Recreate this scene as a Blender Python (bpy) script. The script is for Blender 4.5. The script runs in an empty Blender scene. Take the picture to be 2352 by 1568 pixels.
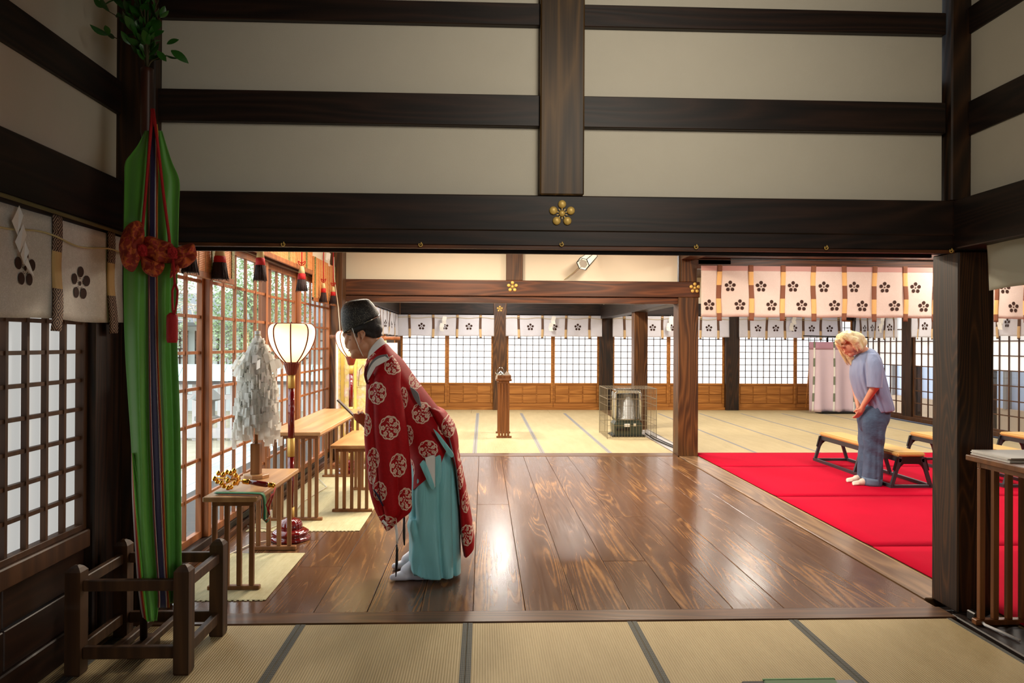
import bpy, bmesh, math, random
import numpy as np
from mathutils import Vector, Matrix, noise as mnoise

# ------------------------------------------------------------------ camera
FPX, CX, CY, CAMH = 1680.0, 1176.0, 784.0, 1.5
scene = bpy.context.scene
COL = scene.collection
cam_d = bpy.data.cameras.new('camera')
cam = bpy.data.objects.new('camera', cam_d)
COL.objects.link(cam)
cam_d.sensor_width = 36.0
cam_d.lens = 36.0 * FPX / 2352.0
cam_d.clip_start = 0.05
cam_d.clip_end = 300
YAW, PITCH, ROLL = math.atan(66 / FPX), math.atan(4 / FPX), 0.005
CM = (Matrix.Translation((0, 0, CAMH)) @ Matrix.Rotation(-YAW, 4, 'Z') @ Matrix.Rotation(math.pi / 2 + PITCH, 4, 'X')
      @ Matrix.Rotation(ROLL, 4, 'Z'))
cam.matrix_world = CM
scene.camera = cam

# ------------------------------------------------------------------ world, exposure
scene.view_settings.view_transform = 'Standard'
scene.view_settings.look = 'None'
scene.view_settings.gamma = 1.0
scene.view_settings.use_curve_mapping = False
scene.view_settings.exposure = 0.0
world = bpy.data.worlds.new('overcast_sky')
scene.world = world
world.use_nodes = True
_bg = world.node_tree.nodes['Background']
_bg.inputs['Color'].default_value = (0.86, 0.93, 1.0, 1)
_bg.inputs['Strength'].default_value = 4.0
scene.cycles.use_denoising = True
scene.cycles.max_bounces = 7
scene.cycles.diffuse_bounces = 4
scene.cycles.glossy_bounces = 3
scene.cycles.transmission_bounces = 4
scene.cycles.transparent_max_bounces = 8
scene.cycles.sample_clamp_indirect = 4.0
scene.cycles.caustics_reflective = False
scene.cycles.caustics_refractive = False


def area(name, loc, size, power, color, rot=(0, 0, 0), sy=None):
    l = bpy.data.lights.new(name, 'AREA')
    l.energy = power
    l.color = color
    l.size = size
    if sy:
        l.shape = 'RECTANGLE'
        l.size_y = sy
    o = bpy.data.objects.new(name, l)
    COL.objects.link(o)
    o.location = loc
    o.rotation_euler = rot
    return o


# lamps recessed in the ceilings of the hall, rear and side rooms (all above the frame)
WARM, NEUT = (1.0, 0.85, 0.67), (1.0, 0.92, 0.81)
for lx, ly, pw in ((-0.9, 6.9, 70), (0.15, 7.2, 62), (1.6, 6.9, 75), (-0.2, 8.3, 62), (1.7, 8.3, 62)):
    area('hall_downlight', (lx, ly, 2.97), 0.35, pw, WARM)
for lx, ly, pw in ((-0.6, 11.9, 112), (1.5, 11.9, 112), (.36, 14.9, 72)):
    area('rear_lamp', (lx, ly, 2.95), 0.45, pw, (1, .95, .88))
for lx, ly in ((4.2, 5.6), (6.4, 6.5), (4.2, 8.4), (6.4, 9.0), (4.75, 12.9), (7.2, 13.4), (6.2, 11.4), (4.3, 15.0)):
    area('side_lamp', (lx, ly, 2.95), 0.6, 52 if ly > 12 else 46, NEUT)
fl = area('front_fill', (0.85, 1.6, 3.2), 0.8, 15.5, (1.0, 0.92, 0.78), rot=(math.radians(78), 0, 0))  # unseen fill light, added and tilted to brighten the middle wall's plaster
fl.data.spread = math.radians(120)


def ray(px, py):
    v = Vector(((px - CX) / FPX, -(py - CY) / FPX, -1.0))
    return (CM.to_3x3() @ v)


def at(px, py, X=None, Y=None, Z=None):
    d = ray(px, py)
    if Y is not None: t = Y / d.y
    elif Z is not None: t = (Z - CAMH) / d.z
    else: t = X / d.x
    return Vector((0, 0, CAMH)) + d * t


# ------------------------------------------------------------------ node helpers
def lin(c):
    def f(v):
        v /= 255.0
        return v / 12.92 if v <= 0.04045 else ((v + 0.055) / 1.055) ** 2.4
    return (f(c[0]), f(c[1]), f(c[2]), 1.0)


class G:
    def __init__(s, name):
        s.m = bpy.data.materials.new(name)
        s.m.use_nodes = True
        s.t = s.m.node_tree
        s.b = s.t.nodes['Principled BSDF']
        s.out = s.t.nodes['Material Output']
        s._tc = None

    def n(s, typ, **kw):
        nd = s.t.nodes.new(typ)
        for k, v in kw.items():
            setattr(nd, k, v)
        return nd

    def link(s, a, b):
        s.t.links.new(a, b)

    def put(s, sock, v):
        if isinstance(v, E): v = v.s
        if isinstance(v, bpy.types.NodeSocket): s.link(v, sock)
        elif v is not None: sock.default_value = v

    def tc(s, which='Object'):
        if s._tc is None: s._tc = s.n('ShaderNodeTexCoord')
        return s._tc.outputs[which]

    def rnd(s):
        return E(s, s.n('ShaderNodeObjectInfo').outputs['Random'])

    def mapping(s, vec, scale=(1, 1, 1), loc=(0, 0, 0), rot=(0, 0, 0)):
        m = s.n('ShaderNodeMapping')
        s.link(vec, m.inputs['Vector'])
        m.inputs['Scale'].default_value = scale
        m.inputs['Location'].default_value = loc
        m.inputs['Rotation'].default_value = rot
        return m.outputs[0]

    def xyz(s, vec):
        q = s.n('ShaderNodeSeparateXYZ')
        s.link(vec, q.inputs[0])
        return E(s, q.outputs[0]), E(s, q.outputs[1]), E(s, q.outputs[2])

    def vec(s, x, y, z):
        q = s.n('ShaderNodeCombineXYZ')
        for i, v in enumerate((x, y, z)): s.put(q.inputs[i], v)
        return q.outputs[0]

    def noise(s, vec, scale=5, detail=3, rough=0.55, dist=0.0):
        q = s.n('ShaderNodeTexNoise')
        s.link(vec, q.inputs['Vector'])
        q.inputs['Scale'].default_value = scale
        q.inputs['Detail'].default_value = detail
        q.inputs['Roughness'].default_value = rough
        q.inputs['Distortion'].default_value = dist
        return E(s, q.outputs[0])

    def voronoi(s, vec, scale=5, feature='F1'):
        q = s.n('ShaderNodeTexVoronoi', feature=feature)
        s.link(vec, q.inputs['Vector'])
        q.inputs['Scale'].default_value = scale
        return E(s, q.outputs[0])

    def mix(s, fac, a, b):
        q = s.n('ShaderNodeMix', data_type='RGBA')
        s.put(q.inputs[0], fac)
        s.put(q.inputs[6], a)
        s.put(q.inputs[7], b)
        return q.outputs[2]

    def ramp(s, fac, stops, interp='LINEAR'):
        q = s.n('ShaderNodeValToRGB')
        s.put(q.inputs[0], fac)
        cr = q.color_ramp
        cr.interpolation = interp
        while len(cr.elements) < len(stops): cr.elements.new(0.5)
        for e, (p, c) in zip(cr.elements, stops):
            e.position = p
            e.color = c
        return q.outputs[0]

    def bump(s, h, strength=0.3, dist=0.01):
        q = s.n('ShaderNodeBump')
        s.put(q.inputs['Height'], h)
        q.inputs['Strength'].default_value = strength
        q.inputs['Distance'].default_value = dist
        s.link(q.outputs[0], s.b.inputs['Normal'])

    def set(s, **kw):
        names = dict(color='Base Color', rough='Roughness', metal='Metallic', spec='Specular IOR Level', emit='Emission Color',
                     estr='Emission Strength', sheen='Sheen Weight', coat='Coat Weight', coatr='Coat Roughness', trans='Transmission Weight', sss='Subsurface Weight')
        for k, v in kw.items(): s.put(s.b.inputs[names[k]], v)
        return s


class E:
    def __init__(s, g, sock): s.g, s.s = g, sock

    def _m(s, op, *a):
        q = s.g.n('ShaderNodeMath', operation=op)
        s.g.put(q.inputs[0], s)
        for i, v in enumerate(a): s.g.put(q.inputs[i + 1], float(v) if isinstance(v, (int, float)) else v)
        return E(s.g, q.outputs[0])
    def __add__(s, o): return s._m('ADD', o)
    __radd__ = __add__
    def __sub__(s, o): return s._m('SUBTRACT', o)
    def __rsub__(s, o): return (s * -1.0) + o
    def __mul__(s, o): return s._m('MULTIPLY', o)
    __rmul__ = __mul__
    def __truediv__(s, o): return s._m('DIVIDE', o)
    def abs(s): return s._m('ABSOLUTE')
    def sin(s): return s._m('SINE')
    def cos(s): return s._m('COSINE')
    def sqrt(s): return s._m('SQRT')
    def fract(s): return s._m('FRACT')
    def floor(s): return s._m('FLOOR')
    def lt(s, o): return s._m('LESS_THAN', o)
    def gt(s, o): return s._m('GREATER_THAN', o)
    def max(s, o): return s._m('MAXIMUM', o)
    def min(s, o): return s._m('MINIMUM', o)
    def mod(s, o): return s._m('FLOORED_MODULO', o)
    def atan2(s, o): return s._m('ARCTAN2', o)
    def pow(s, o): return s._m('POWER', o)
    def clamp(s):
        q = s._m('ADD', 0.0)
        q.s.node.use_clamp = True
        return q


def flat(name, c, rough=0.5, metal=0.0, bump=0, bscale=60, var=0.0, spec=0.5, coat=0, sheen=0):
    g = G(name)
    col = lin(c)
    if var:
        nz = g.noise(g.tc(), 6, 4)
        col = g.mix(nz, tuple(v * (1 - var) for v in col[:3]) + (1,), tuple(min(1, v * (1 + var)) for v in col[:3]) + (1,))
    g.set(color=col, rough=rough, metal=metal, spec=spec, coat=coat, sheen=sheen)
    if bump: g.bump(g.noise(g.tc(), bscale, 4), bump, 0.004)
    return g.m


def wood(name, dark, light, axis='z', rough=0.45, rings=9.0, sharp=0.5, spec=0.4, coat=0.0, lo=0.25, hi=0.8, wear=None, st=0.09, thin=1.6, bmp=.18):
    g = G(name)
    sc = {'x': (st, 1, 1), 'y': (1, st, 1), 'z': (1, 1, st)}[axis]
    r = g.rnd()
    off = g.vec(r * 13.7, r * 7.3, r * 5.1)
    add = g.n('ShaderNodeVectorMath', operation='ADD')
    g.link(g.tc(), add.inputs[0])
    g.link(off, add.inputs[1])
    v = g.mapping(add.outputs[0], scale=sc)
    nz = g.n('ShaderNodeTexNoise')
    g.link(v, nz.inputs['Vector'])
    nz.inputs['Scale'].default_value = 2.6
    nz.inputs['Detail'].default_value = 2.5
    # growth rings: contour lines of a smooth stretched field give cathedral figure
    f = (E(g, nz.outputs[0]) * rings * 3.2).fract()
    tri = (f - 0.5).abs() * 2.0
    fib = g.noise(g.mapping(add.outputs[0], scale=tuple(90 if q == 1 else 2.5 for q in sc)), 1.0, 3)
    blot = g.noise(g.mapping(add.outputs[0], scale=tuple(3 if q == 1 else .6 for q in sc)), 1.0, 3)
    fac = (tri.pow(thin) * sharp + fib * 0.45 + blot * 0.35 - 0.1).clamp()
    col = g.ramp(fac, [(lo, lin(dark)), (hi, lin(light))])
    if wear:
        w = g.noise(g.mapping(add.outputs[0], scale=(5, .9, 1)), 1.0, 5, 0.65)
        col = g.mix(g.ramp(w * 0.86 + tri * 0.14, [(0.53, (0, 0, 0, 1)), (0.72, (.8, .8, .8, 1))]), col, lin(wear))
    g.set(color=col, rough=rough, spec=spec, coat=coat, coatr=0.15)
    if wear:
        g.put(g.b.inputs['Roughness'], fib * 0.10 + w * .12 + rough - .08)
    g.bump(fib * 0.6 + tri * 0.5, bmp, 0.002)
    return g.m


# ------------------------------------------------------------------ object helpers
PL = {}


def _name(o): return o


def root(name, label, cat, loc=(0, 0, 0), group=None, kind=None):
    o = bpy.data.objects.new(name, None)
    o.empty_display_size = 0.1
    COL.objects.link(o)
    o.location = loc
    PL[o.name] = Vector(loc)
    if label: o['label'] = label
    if cat: o['category'] = cat
    if group: o['group'] = group
    if kind: o['kind'] = kind
    return o


def structure(name): return root(name, None, None, kind='structure')


def link(name, mesh, parent=None, world=(0, 0, 0), label=None, kind=None, cat=None, group=None, rot=None):
    o = bpy.data.objects.new(name, mesh)
    COL.objects.link(o)
    w = Vector(world)
    if parent is not None:
        o.parent = parent
        o.location = w - PL[parent.name]
    else:
        o.location = w
    if rot: o.rotation_euler = rot
    PL[o.name] = w
    if label: o['label'] = label
    if kind: o['kind'] = kind
    if cat: o['category'] = cat
    if group: o['group'] = group
    return o


def mesh_from(name, verts, faces, mat, smooth=False, uvs=None):
    me = bpy.data.meshes.new(name)
    me.from_pydata([tuple(v) for v in verts], [], faces)
    if mat: me.materials.append(mat)
    if uvs is not None:
        l = me.uv_layers.new(name='UVMap')
        l.data.foreach_set('uv', np.array(uvs, dtype=np.float32).ravel())
    if smooth: me.polygons.foreach_set('use_smooth', [True] * len(me.polygons))
    me.update()
    return me


_box = {}


def boxmesh(dx, dy, dz, mat, bev=0.0):
    k = (round(dx, 4), round(dy, 4), round(dz, 4), mat.name, bev)
    if k in _box: return _box[k]
    bm = bmesh.new()
    bmesh.ops.create_cube(bm, size=1.0)
    bmesh.ops.scale(bm, vec=(dx, dy, dz), verts=bm.verts)
    if bev:
        bmesh.ops.bevel(bm, geom=list(bm.edges), offset=min(bev, 0.45 * min(dx, dy, dz)), segments=1, affect='EDGES')
    me = bpy.data.meshes.new('box')
    bm.to_mesh(me)
    bm.free()
    me.materials.append(mat)
    _box[k] = me
    return me


def bx(name, x0, x1, y0, y1, z0, z1, mat, parent=None, bev=0.0, **kw):
    if x1 < x0: x0, x1 = x1, x0
    if y1 < y0: y0, y1 = y1, y0
    if z1 < z0: z0, z1 = z1, z0
    return link(name, boxmesh(x1 - x0, y1 - y0, z1 - z0, mat, bev), parent, ((x0 + x1) / 2, (y0 + y1) / 2, (z0 + z1) / 2), **kw)


def basis(d):
    d = Vector(d).normalized()
    a = Vector((0, 0, 1)) if abs(d.z) < 0.9 else Vector((1, 0, 0))
    u = d.cross(a).normalized()
    return u, d.cross(u).normalized(), d


class MB:
    def __init__(s): s.v, s.f = [], []

    def quad(s, a, b, c, d):
        i = len(s.v)
        s.v += [Vector(a), Vector(b), Vector(c), Vector(d)]
        s.f.append((i, i + 1, i + 2, i + 3))
        return s

    def box(s, x0, x1, y0, y1, z0, z1):
        i = len(s.v)
        s.v += [Vector((x, y, z)) for x in (x0, x1) for y in (y0, y1) for z in (z0, z1)]
        s.f += [tuple(i + k for k in q) for q in ((0, 1, 3, 2), (4, 6, 7, 5), (0, 4, 5, 1), (2, 3, 7, 6), (0, 2, 6, 4), (1, 5, 7, 3))]
        return s

    def bar(s, p0, p1, w, h, up=(0, 0, 1)):
        p0, p1 = Vector(p0), Vector(p1)
        d = (p1 - p0).normalized()
        upv = Vector(up)
        if abs(d.dot(upv)) > 0.98: upv = Vector((0, 1, 0))
        a = d.cross(upv).normalized() * w / 2
        b = a.cross(d).normalized() * h / 2
        i = len(s.v)
        for p in (p0, p1): s.v += [p - a - b, p + a - b, p + a + b, p - a + b]
        s.f += [(i, i + 3, i + 2, i + 1), (i + 4, i + 5, i + 6, i + 7)] + [(i + k, i + (k + 1) % 4, i + 4 + (k + 1) % 4, i + 4 + k) for k in range(4)]
        return s

    def rings(s, rs, cap=True, closed=False):
        i, n = len(s.v), len(rs[0])
        for r in rs: s.v += [Vector(p) for p in r]
        m = len(rs)
        for a in range(m if closed else m - 1):
            b = (a + 1) % m
            for k in range(n):
                s.f.append((i + a * n + k, i + a * n + (k + 1) % n, i + b * n + (k + 1) % n, i + b * n + k))
        if cap and not closed:
            s.f.append(tuple(i + k for k in reversed(range(n))))
            s.f.append(tuple(i + (m - 1) * n + k for k in range(n)))
        return s

    def tube(s, pts, r, n=8, cap=True):
        pts = [Vector(p) for p in pts]
        rad = r if isinstance(r, (list, tuple)) else [r] * len(pts)
        u0 = None
        rs = []
        for k, p in enumerate(pts):
            d = (pts[min(k + 1, len(pts) - 1)] - pts[max(k - 1, 0)])
            if d.length < 1e-9: d = Vector((0, 0, 1))
            d.normalize()
            if u0 is None: u0 = basis(d)[0]
            u = (u0 - d * u0.dot(d))
            u = u.normalized() if u.length > 1e-6 else basis(d)[0]
            u0 = u
            w = d.cross(u)
            rs.append([p + (u * math.cos(t) + w * math.sin(t)) * rad[k] for t in (2 * math.pi * q / n for q in range(n))])
        return s.rings(rs, cap)

    def ball(s, c, r, n=12, m=8, sc=(1, 1, 1), rot=None):
        c = Vector(c)
        rs = []
        for a in range(m + 1):
            ph = math.pi * (a / m)
            ph = min(max(ph, 0.02), math.pi - 0.02)
            ring = []
            for k in range(n):
                t = 2 * math.pi * k / n
                v = Vector((math.sin(ph) * math.cos(t) * sc[0], math.sin(ph) * math.sin(t) * sc[1], -math.cos(ph) * sc[2])) * r
                if rot: v = rot @ v
                ring.append(c + v)
            rs.append(ring)
        return s.rings(rs)

    def lathe(s, c, prof, n=32, lobes=0, lamp=0.0, axis=None):
        c = Vector(c)
        u, w, d = basis(axis) if axis else (Vector((1, 0, 0)), Vector((0, 1, 0)), Vector((0, 0, 1)))
        rs = []
        for r, z in prof:
            ring = []
            for k in range(n):
                t = 2 * math.pi * k / n
                q = r * (1 + lamp * abs(math.sin(lobes * t / 2)) - lamp * .5) if lobes else r
                ring.append(c + u * (q * math.cos(t)) + w * (q * math.sin(t)) + d * z)
            rs.append(ring)
        return s.rings(rs)

    def cone(s, p0, p1, r0, r1, n=12): return s.tube([p0, p1], [r0, r1], n)

    def prism(s, poly, y0, y1):
        """poly: (x,z) outline, extruded in y"""
        return s.rings([[(x, y0, z) for x, z in poly], [(x, y1, z) for x, z in poly]])

    def mesh(s, name, mat, origin=(0, 0, 0), smooth=False):
        o = Vector(origin)
        return mesh_from(name, [v - o for v in s.v], s.f, mat, smooth)

    def build(s, name, mat, parent=None, smooth=False, auto=None, **kw):
        o = PL[parent.name] if parent is not None else Vector((0, 0, 0))
        me = s.mesh(name, mat, o, smooth)
        if auto: me.set_sharp_from_angle(angle=math.radians(auto))
        return link(name, me, parent, o, **kw)


def grid_mesh(name, P, mat, smooth=True, uv=None, thick=0.0, closed_u=False):
    """P[i][j] points -> sheet; uv[i][j]"""
    m, n = len(P), len(P[0])
    V = [p for row in P for p in row]
    F = []
    for i in range(m - 1):
        for j in range(n if closed_u else n - 1):
            F.append((i * n + j, i * n + (j + 1) % n, (i + 1) * n + (j + 1) % n, (i + 1) * n + j))
    uvs = None
    if uv is not None:
        fl = [q for row in uv for q in row]
        uvs = [fl[k] for f in F for k in f]
    me = mesh_from(name, V, F, mat, smooth, uvs)
    return me


def solid(o, t, offset=-1):
    md = o.modifiers.new('thickness', 'SOLIDIFY')
    md.thickness = t
    md.offset = offset
    return o


def copy_tree(o, loc, label=None, rz=None):
    c = o.copy()
    COL.objects.link(c)
    c.location = loc
    if rz is not None: c.rotation_euler = (0, 0, rz)
    if label: c['label'] = label
    for ch in list(o.children):
        d = ch.copy()
        COL.objects.link(d)
        d.parent = c
        for g in list(ch.children):
            e = g.copy()
            COL.objects.link(e)
            e.parent = d
    return c


def catmull(pts, m):
    """pts: list of equal-length tuples; resample to m"""
    A = np.array(pts, dtype=float)
    n = len(A)
    if n == 2:
        t = np.linspace(0, 1, m)[:, None]
        return A[0] * (1 - t) + A[1] * t
    out = []
    for q in np.linspace(0, n - 1, m):
        i = min(int(q), n - 2)
        t = q - i
        p0, p1, p2, p3 = A[max(i - 1, 0)], A[i], A[i + 1], A[min(i + 2, n - 1)]
        out.append(0.5 * ((2 * p1) + (-p0 + p2) * t + (2 * p0 - 5 * p1 + 4 * p2 - p3) * t * t + (-p0 + 3 * p1 - 3 * p2 + p3) * t ** 3))
    return np.array(out)


rng = random.Random(7)
# ------------------------------------------------------------------ materials
M = {}
M['dark'] = wood('dark_stained_beam', (14, 7, 4), (52, 31, 20), 'x', 0.5, 7, lo=.2, hi=1.0)
M['dark_y'] = wood('dark_stained_beam_deep', (14, 7, 4), (48, 29, 19), 'y', 0.5, 7, lo=.2, hi=1.0)
M['dark_z'] = wood('dark_stained_post', (14, 8, 4), (70, 42, 18), 'z', 0.5, 8, lo=.2, hi=1.0)
M['post'] = wood('brown_post_wood', (18, 10, 5), (88, 54, 23), 'z', 0.5, 13, lo=.2, hi=1.0, st=.12, thin=2.5)
M['post_c'] = wood('golden_brown_post_wood', (34, 22, 10), (110, 80, 42), 'z', 0.5, 9, lo=.15, hi=1.0, st=.06, thin=2.0)
M['post_red'] = wood('reddish_post_wood', (44, 26, 13), (112, 72, 38), 'z', 0.45, 9, lo=.15, hi=.95)
M['beam_red'] = wood('reddish_beam_wood', (50, 26, 13), (112, 64, 34), 'x', 0.45, 6, lo=.15, hi=.95)
M['beam_red_y'] = wood('reddish_beam_wood_deep', (46, 25, 13), (100, 60, 34), 'y', 0.45, 6, lo=.15, hi=.95)
M['sash'] = wood('orange_window_wood', (112, 64, 34), (160, 98, 56), 'z', 0.45, 4, lo=.1, hi=.9)
M['sash_dark'] = wood('brown_lattice_wood', (62, 37, 20), (96, 62, 36), 'z', 0.5, 4, lo=.1, hi=.9)
M['grid_dark'] = flat('thin_lattice_wood', (70, 58, 48), 0.6)
M['panelwood'] = wood('amber_panel_wood', (140, 84, 30), (186, 124, 58), 'x', 0.45, 5, lo=.1, hi=.9)
M['table'] = wood('pale_table_wood', (166, 118, 72), (202, 156, 104), 'y', 0.35, 3, lo=.1, hi=.9, spec=.5)
M['slat'] = wood('table_leg_wood', (112, 70, 38), (156, 106, 62), 'z', 0.45, 3, lo=.1, hi=.9)
M['slat_dark'] = wood('brown_table_wood', (98, 58, 28), (140, 88, 46), 'z', 0.4, 4, lo=.1, hi=.9)
M['floor'] = wood('polished_floor_wood', (66, 42, 28), (122, 84, 54), 'y', 0.2, 13, spec=.55, lo=.0, hi=1.15, sharp=.3, wear=(164, 118, 68), st=.055, thin=3.0, bmp=.03)
M['sill'] = wood('polished_sill_wood', (66, 42, 26), (122, 84, 50), 'x', 0.3, 6, spec=.5, lo=.15, hi=.95)
M['sill_y'] = wood('polished_sill_wood_deep', (92, 66, 46), (156, 122, 86), 'y', 0.28, 5, spec=.5, lo=.15, hi=.95)
M['stand'] = wood('dull_stand_wood', (52, 34, 20), (92, 62, 38), 'z', 0.5, 5, lo=.1, hi=.9)
M['wains'] = wood('dark_wainscot_wood', (34, 18, 10), (62, 36, 20), 'y', 0.45, 5, lo=.1, hi=.95)
M['ceil'] = wood('ceiling_boards', (58, 36, 22), (100, 66, 42), 'x', 0.6, 6)
M['plaster'] = flat('cream_plaster', (206, 198, 180), 0.9, bump=.15, bscale=180, var=.04)
M['plaster_warm'] = flat('warm_cream_plaster', (232, 220, 196), 0.9, bump=.1, bscale=180, var=.03)
M['gold'] = flat('brass', (222, 184, 96), 0.42, .2, var=.06)
M['goldbell'] = flat('polished_gold', (236, 176, 70), 0.16, 1.0)
M['black'] = flat('black_lacquer', (20, 18, 18), 0.35)
M['bench_wood'] = flat('charcoal_bench_frame', (52, 54, 60), 0.42, var=.1)
M['bench_cushion'] = flat('mustard_bench_cushion', (206, 162, 84), 0.85, bump=.3, bscale=400, var=.06, sheen=.2)
M['lacquer'] = flat('dark_red_lacquer', (112, 14, 16), 0.14, coat=.6)
M['lacquer_brown'] = flat('red_brown_lacquer', (128, 48, 26), 0.3)
M['redcord'] = flat('red_cord', (176, 14, 16), 0.7, bump=.6, bscale=300, var=.2)
M['redpatch'] = flat('red_tassel_band', (176, 12, 20), 0.7, bump=.6, bscale=200)
M['creamcord'] = flat('cream_cord', (206, 188, 138), 0.8, bump=.5, bscale=300)
M['rope'] = flat('old_straw_rope', (112, 104, 66), 0.9, bump=1, bscale=220, var=.3)
M['paper'] = flat('white_paper', (238, 236, 230), 0.8)
_g = G('white_washi_paper')
_g.set(color=lin((240, 238, 232)), rough=.8)
_t = _g.n('ShaderNodeBsdfTranslucent')
_t.inputs[0].default_value = lin((246, 244, 238))
_x = _g.n('ShaderNodeMixShader')
_x.inputs[0].default_value = .45
_g.link(_g.b.outputs[0], _x.inputs[1])
_g.link(_t.outputs[0], _x.inputs[2])
_g.link(_x.outputs[0], _g.out.inputs[0])
M['washi'] = _g.m
M['white'] = flat('white_cloth', (232, 230, 228), 0.85, bump=.15, bscale=40)
M['greycloth'] = flat('grey_cloth', (118, 116, 120), 0.85)
M['steel'] = flat('polished_steel', (205, 205, 200), 0.22, 1.0)
M['wire'] = flat('grey_wire', (150, 140, 116), 0.4, .6)
M['black_fibre'] = flat('dark_tassel_fibre', (46, 26, 26), 0.85, bump=1, bscale=120, var=.4)
M['reflect'] = flat('reflector_metal', (205, 203, 196), 0.4, .6)
M['cream_plastic'] = flat('cream_cable', (214, 204, 184), 0.5)
M['crest'] = flat('brown_crest_dye', (58, 32, 20), 0.9)
M['leaf'] = flat('sakaki_leaf', (44, 96, 30), 0.35, var=.35)
M['bark'] = flat('twig_bark', (70, 62, 34), 0.8)


def emis(name, col, strength, rough=.6, coat=0, base=None):
    g = G(name)
    g.set(color=lin(base or col), emit=lin(col), estr=strength, rough=rough, coat=coat)
    return g.m


M['shoji'] = emis('backlit_shoji_paper', (250, 252, 255), 1.0)
M['glow_pane'] = emis('dim_glowing_pane', (226, 228, 226), 0.75)
M['shoji_front'] = emis('frosted_front_pane', (216, 216, 212), 0.66, rough=.12, base=(150, 152, 152))
M['lamp'] = emis('lamp_diffuser', (255, 244, 220), 6.0)


def bonbori():
    g = G('glowing_lantern_paper')
    x, y, z = g.xyz(g.tc())
    # bulb inside sits in the middle of the shade
    f = ((z - 1.48) * 5.2)
    glow = (1.0 - f * f).clamp()
    g.set(color=lin((255, 236, 200)), emit=g.mix(glow, lin((255, 196, 112)), lin((255, 230, 176))), estr=glow * 1.35 + 0.8, rough=.7)
    return g.m


M['shade'] = bonbori()


def glass():
    g = G('window_glass')
    t = g.n('ShaderNodeBsdfTransparent')
    t.inputs[0].default_value = (.96, .98, .97, 1)
    s = g.n('ShaderNodeBsdfGlossy')
    s.inputs['Roughness'].default_value = .02
    fr = g.n('ShaderNodeFresnel')
    fr.inputs[0].default_value = 1.45
    mx = g.n('ShaderNodeMixShader')
    geo = g.n('ShaderNodeNewGeometry')
    g.put(mx.inputs[0], E(g, fr.outputs[0]) * (1.0 - E(g, geo.outputs['Backfacing'])) * 0.9)
    g.link(t.outputs[0], mx.inputs[1])
    g.link(s.outputs[0], mx.inputs[2])
    g.link(mx.outputs[0], g.out.inputs[0])
    return g.m


M['glass'] = glass()


def tatami():
    g = G('tatami_rush')
    v = g.tc()
    x, y, z = g.xyz(v)
    rib = (x * (2 * math.pi / 0.0125)).sin()
    weave = (y * (2 * math.pi / 0.006)).sin()
    nz = g.noise(g.mapping(v, scale=(8, 1.5, 1)), 1.0, 4)
    fine = g.noise(g.mapping(v, scale=(160, 12, 1)), 1.0, 3)
    fac = (rib * 0.13 + weave * 0.03 + nz * 0.4 + fine * 0.25 + 0.12).clamp()
    g.set(color=g.ramp(fac, [(0.1, lin((160, 138, 96))), (0.8, lin((212, 192, 146)))]), rough=.62, spec=.35)
    g.bump(rib * 1.0 + fine * .5, .45, .0016)
    return g.m


M['tatami'] = tatami()


def heri():
    g = G('tatami_border_brocade')
    x, y, z = g.xyz(g.tc())
    a = ((x + y) * (2 * math.pi / 0.016)).sin()
    b = ((x - y) * (2 * math.pi / 0.016)).sin()
    c = (y * (2 * math.pi / 0.02)).sin()
    f = (a * b).gt(0.12)
    h = (f * 0.8 + c.gt(.2) * 0.2).clamp()
    g.set(color=g.mix(h, lin((58, 62, 62)), lin((132, 130, 118))), rough=.8)
    return g.m


M['heri'] = heri()
M['heri_back'] = flat('grey_tatami_border', (142, 138, 134), .8, var=.05)


def carpet():
    g = G('red_felt_carpet')
    nz = g.noise(g.tc(), 3, 5)
    f = g.noise(g.tc(), 500, 2)
    g.set(color=g.mix(nz * .6 + f * .4, lin((168, 0, 34)), lin((196, 3, 46))), rough=.95, spec=.1)
    g.bump(f, .4, .003)
    return g.m


M['carpet'] = carpet()


def strawmat():
    g = G('pale_straw_mat')
    x, y, z = g.xyz(g.tc())
    a = (x * (2 * math.pi / 0.010)).sin()
    b = (y * (1 / 0.09)).fract().lt(0.05) + (x * (1 / 0.09)).fract().lt(0.05)
    nz = g.noise(g.mapping(g.tc(), scale=(30, 9, 1)), 1.0, 4)
    g.set(color=g.mix((a * .12 + nz * .8 - b * .18).clamp(), lin((176, 164, 120)), lin((214, 205, 166))), rough=.8)
    g.bump(a, .4, .002)
    return g.m


M['strawmat'] = strawmat()


def damask(name, c0, c1, sc=16, tr=0.0):
    g = G(name)
    v = g.voronoi(g.tc(), sc, 'F1')
    w = g.noise(g.tc(), sc * 1.6, 3)
    ring = ((v * sc * 0.12 + w * .12 - .18).abs()).lt(.03)
    r2 = ((v - .42).abs()).lt(.06)
    g.set(color=g.mix(((w * 9.0).fract().gt(.7) * .35 + w * .5).clamp(), lin(c0), lin(c1)), rough=.75, sheen=.15)
    g.bump(g.noise(g.tc(), 3.5, 2), .35, .03)
    if tr:
        t = g.n('ShaderNodeBsdfTranslucent')
        t.inputs[0].default_value = lin(c1)
        mx = g.n('ShaderNodeMixShader')
        mx.inputs[0].default_value = tr
        g.link(g.b.outputs[0], mx.inputs[1])
        g.link(t.outputs[0], mx.inputs[2])
        g.link(mx.outputs[0], g.out.inputs[0])
    return g.m


M['damask'] = damask('ivory_damask_cloth', (196, 188, 176), (232, 226, 216), 20)
M['damask_pink'] = damask('pale_rose_damask_cloth', (228, 208, 194), (240, 224, 212), 9, .15)
M['curtain_white'] = damask('thin_white_curtain_cloth', (222, 220, 224), (244, 242, 246), 9, .45)
M['damask_hem'] = flat('dusty_rose_band', (196, 150, 140), .85)


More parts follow.
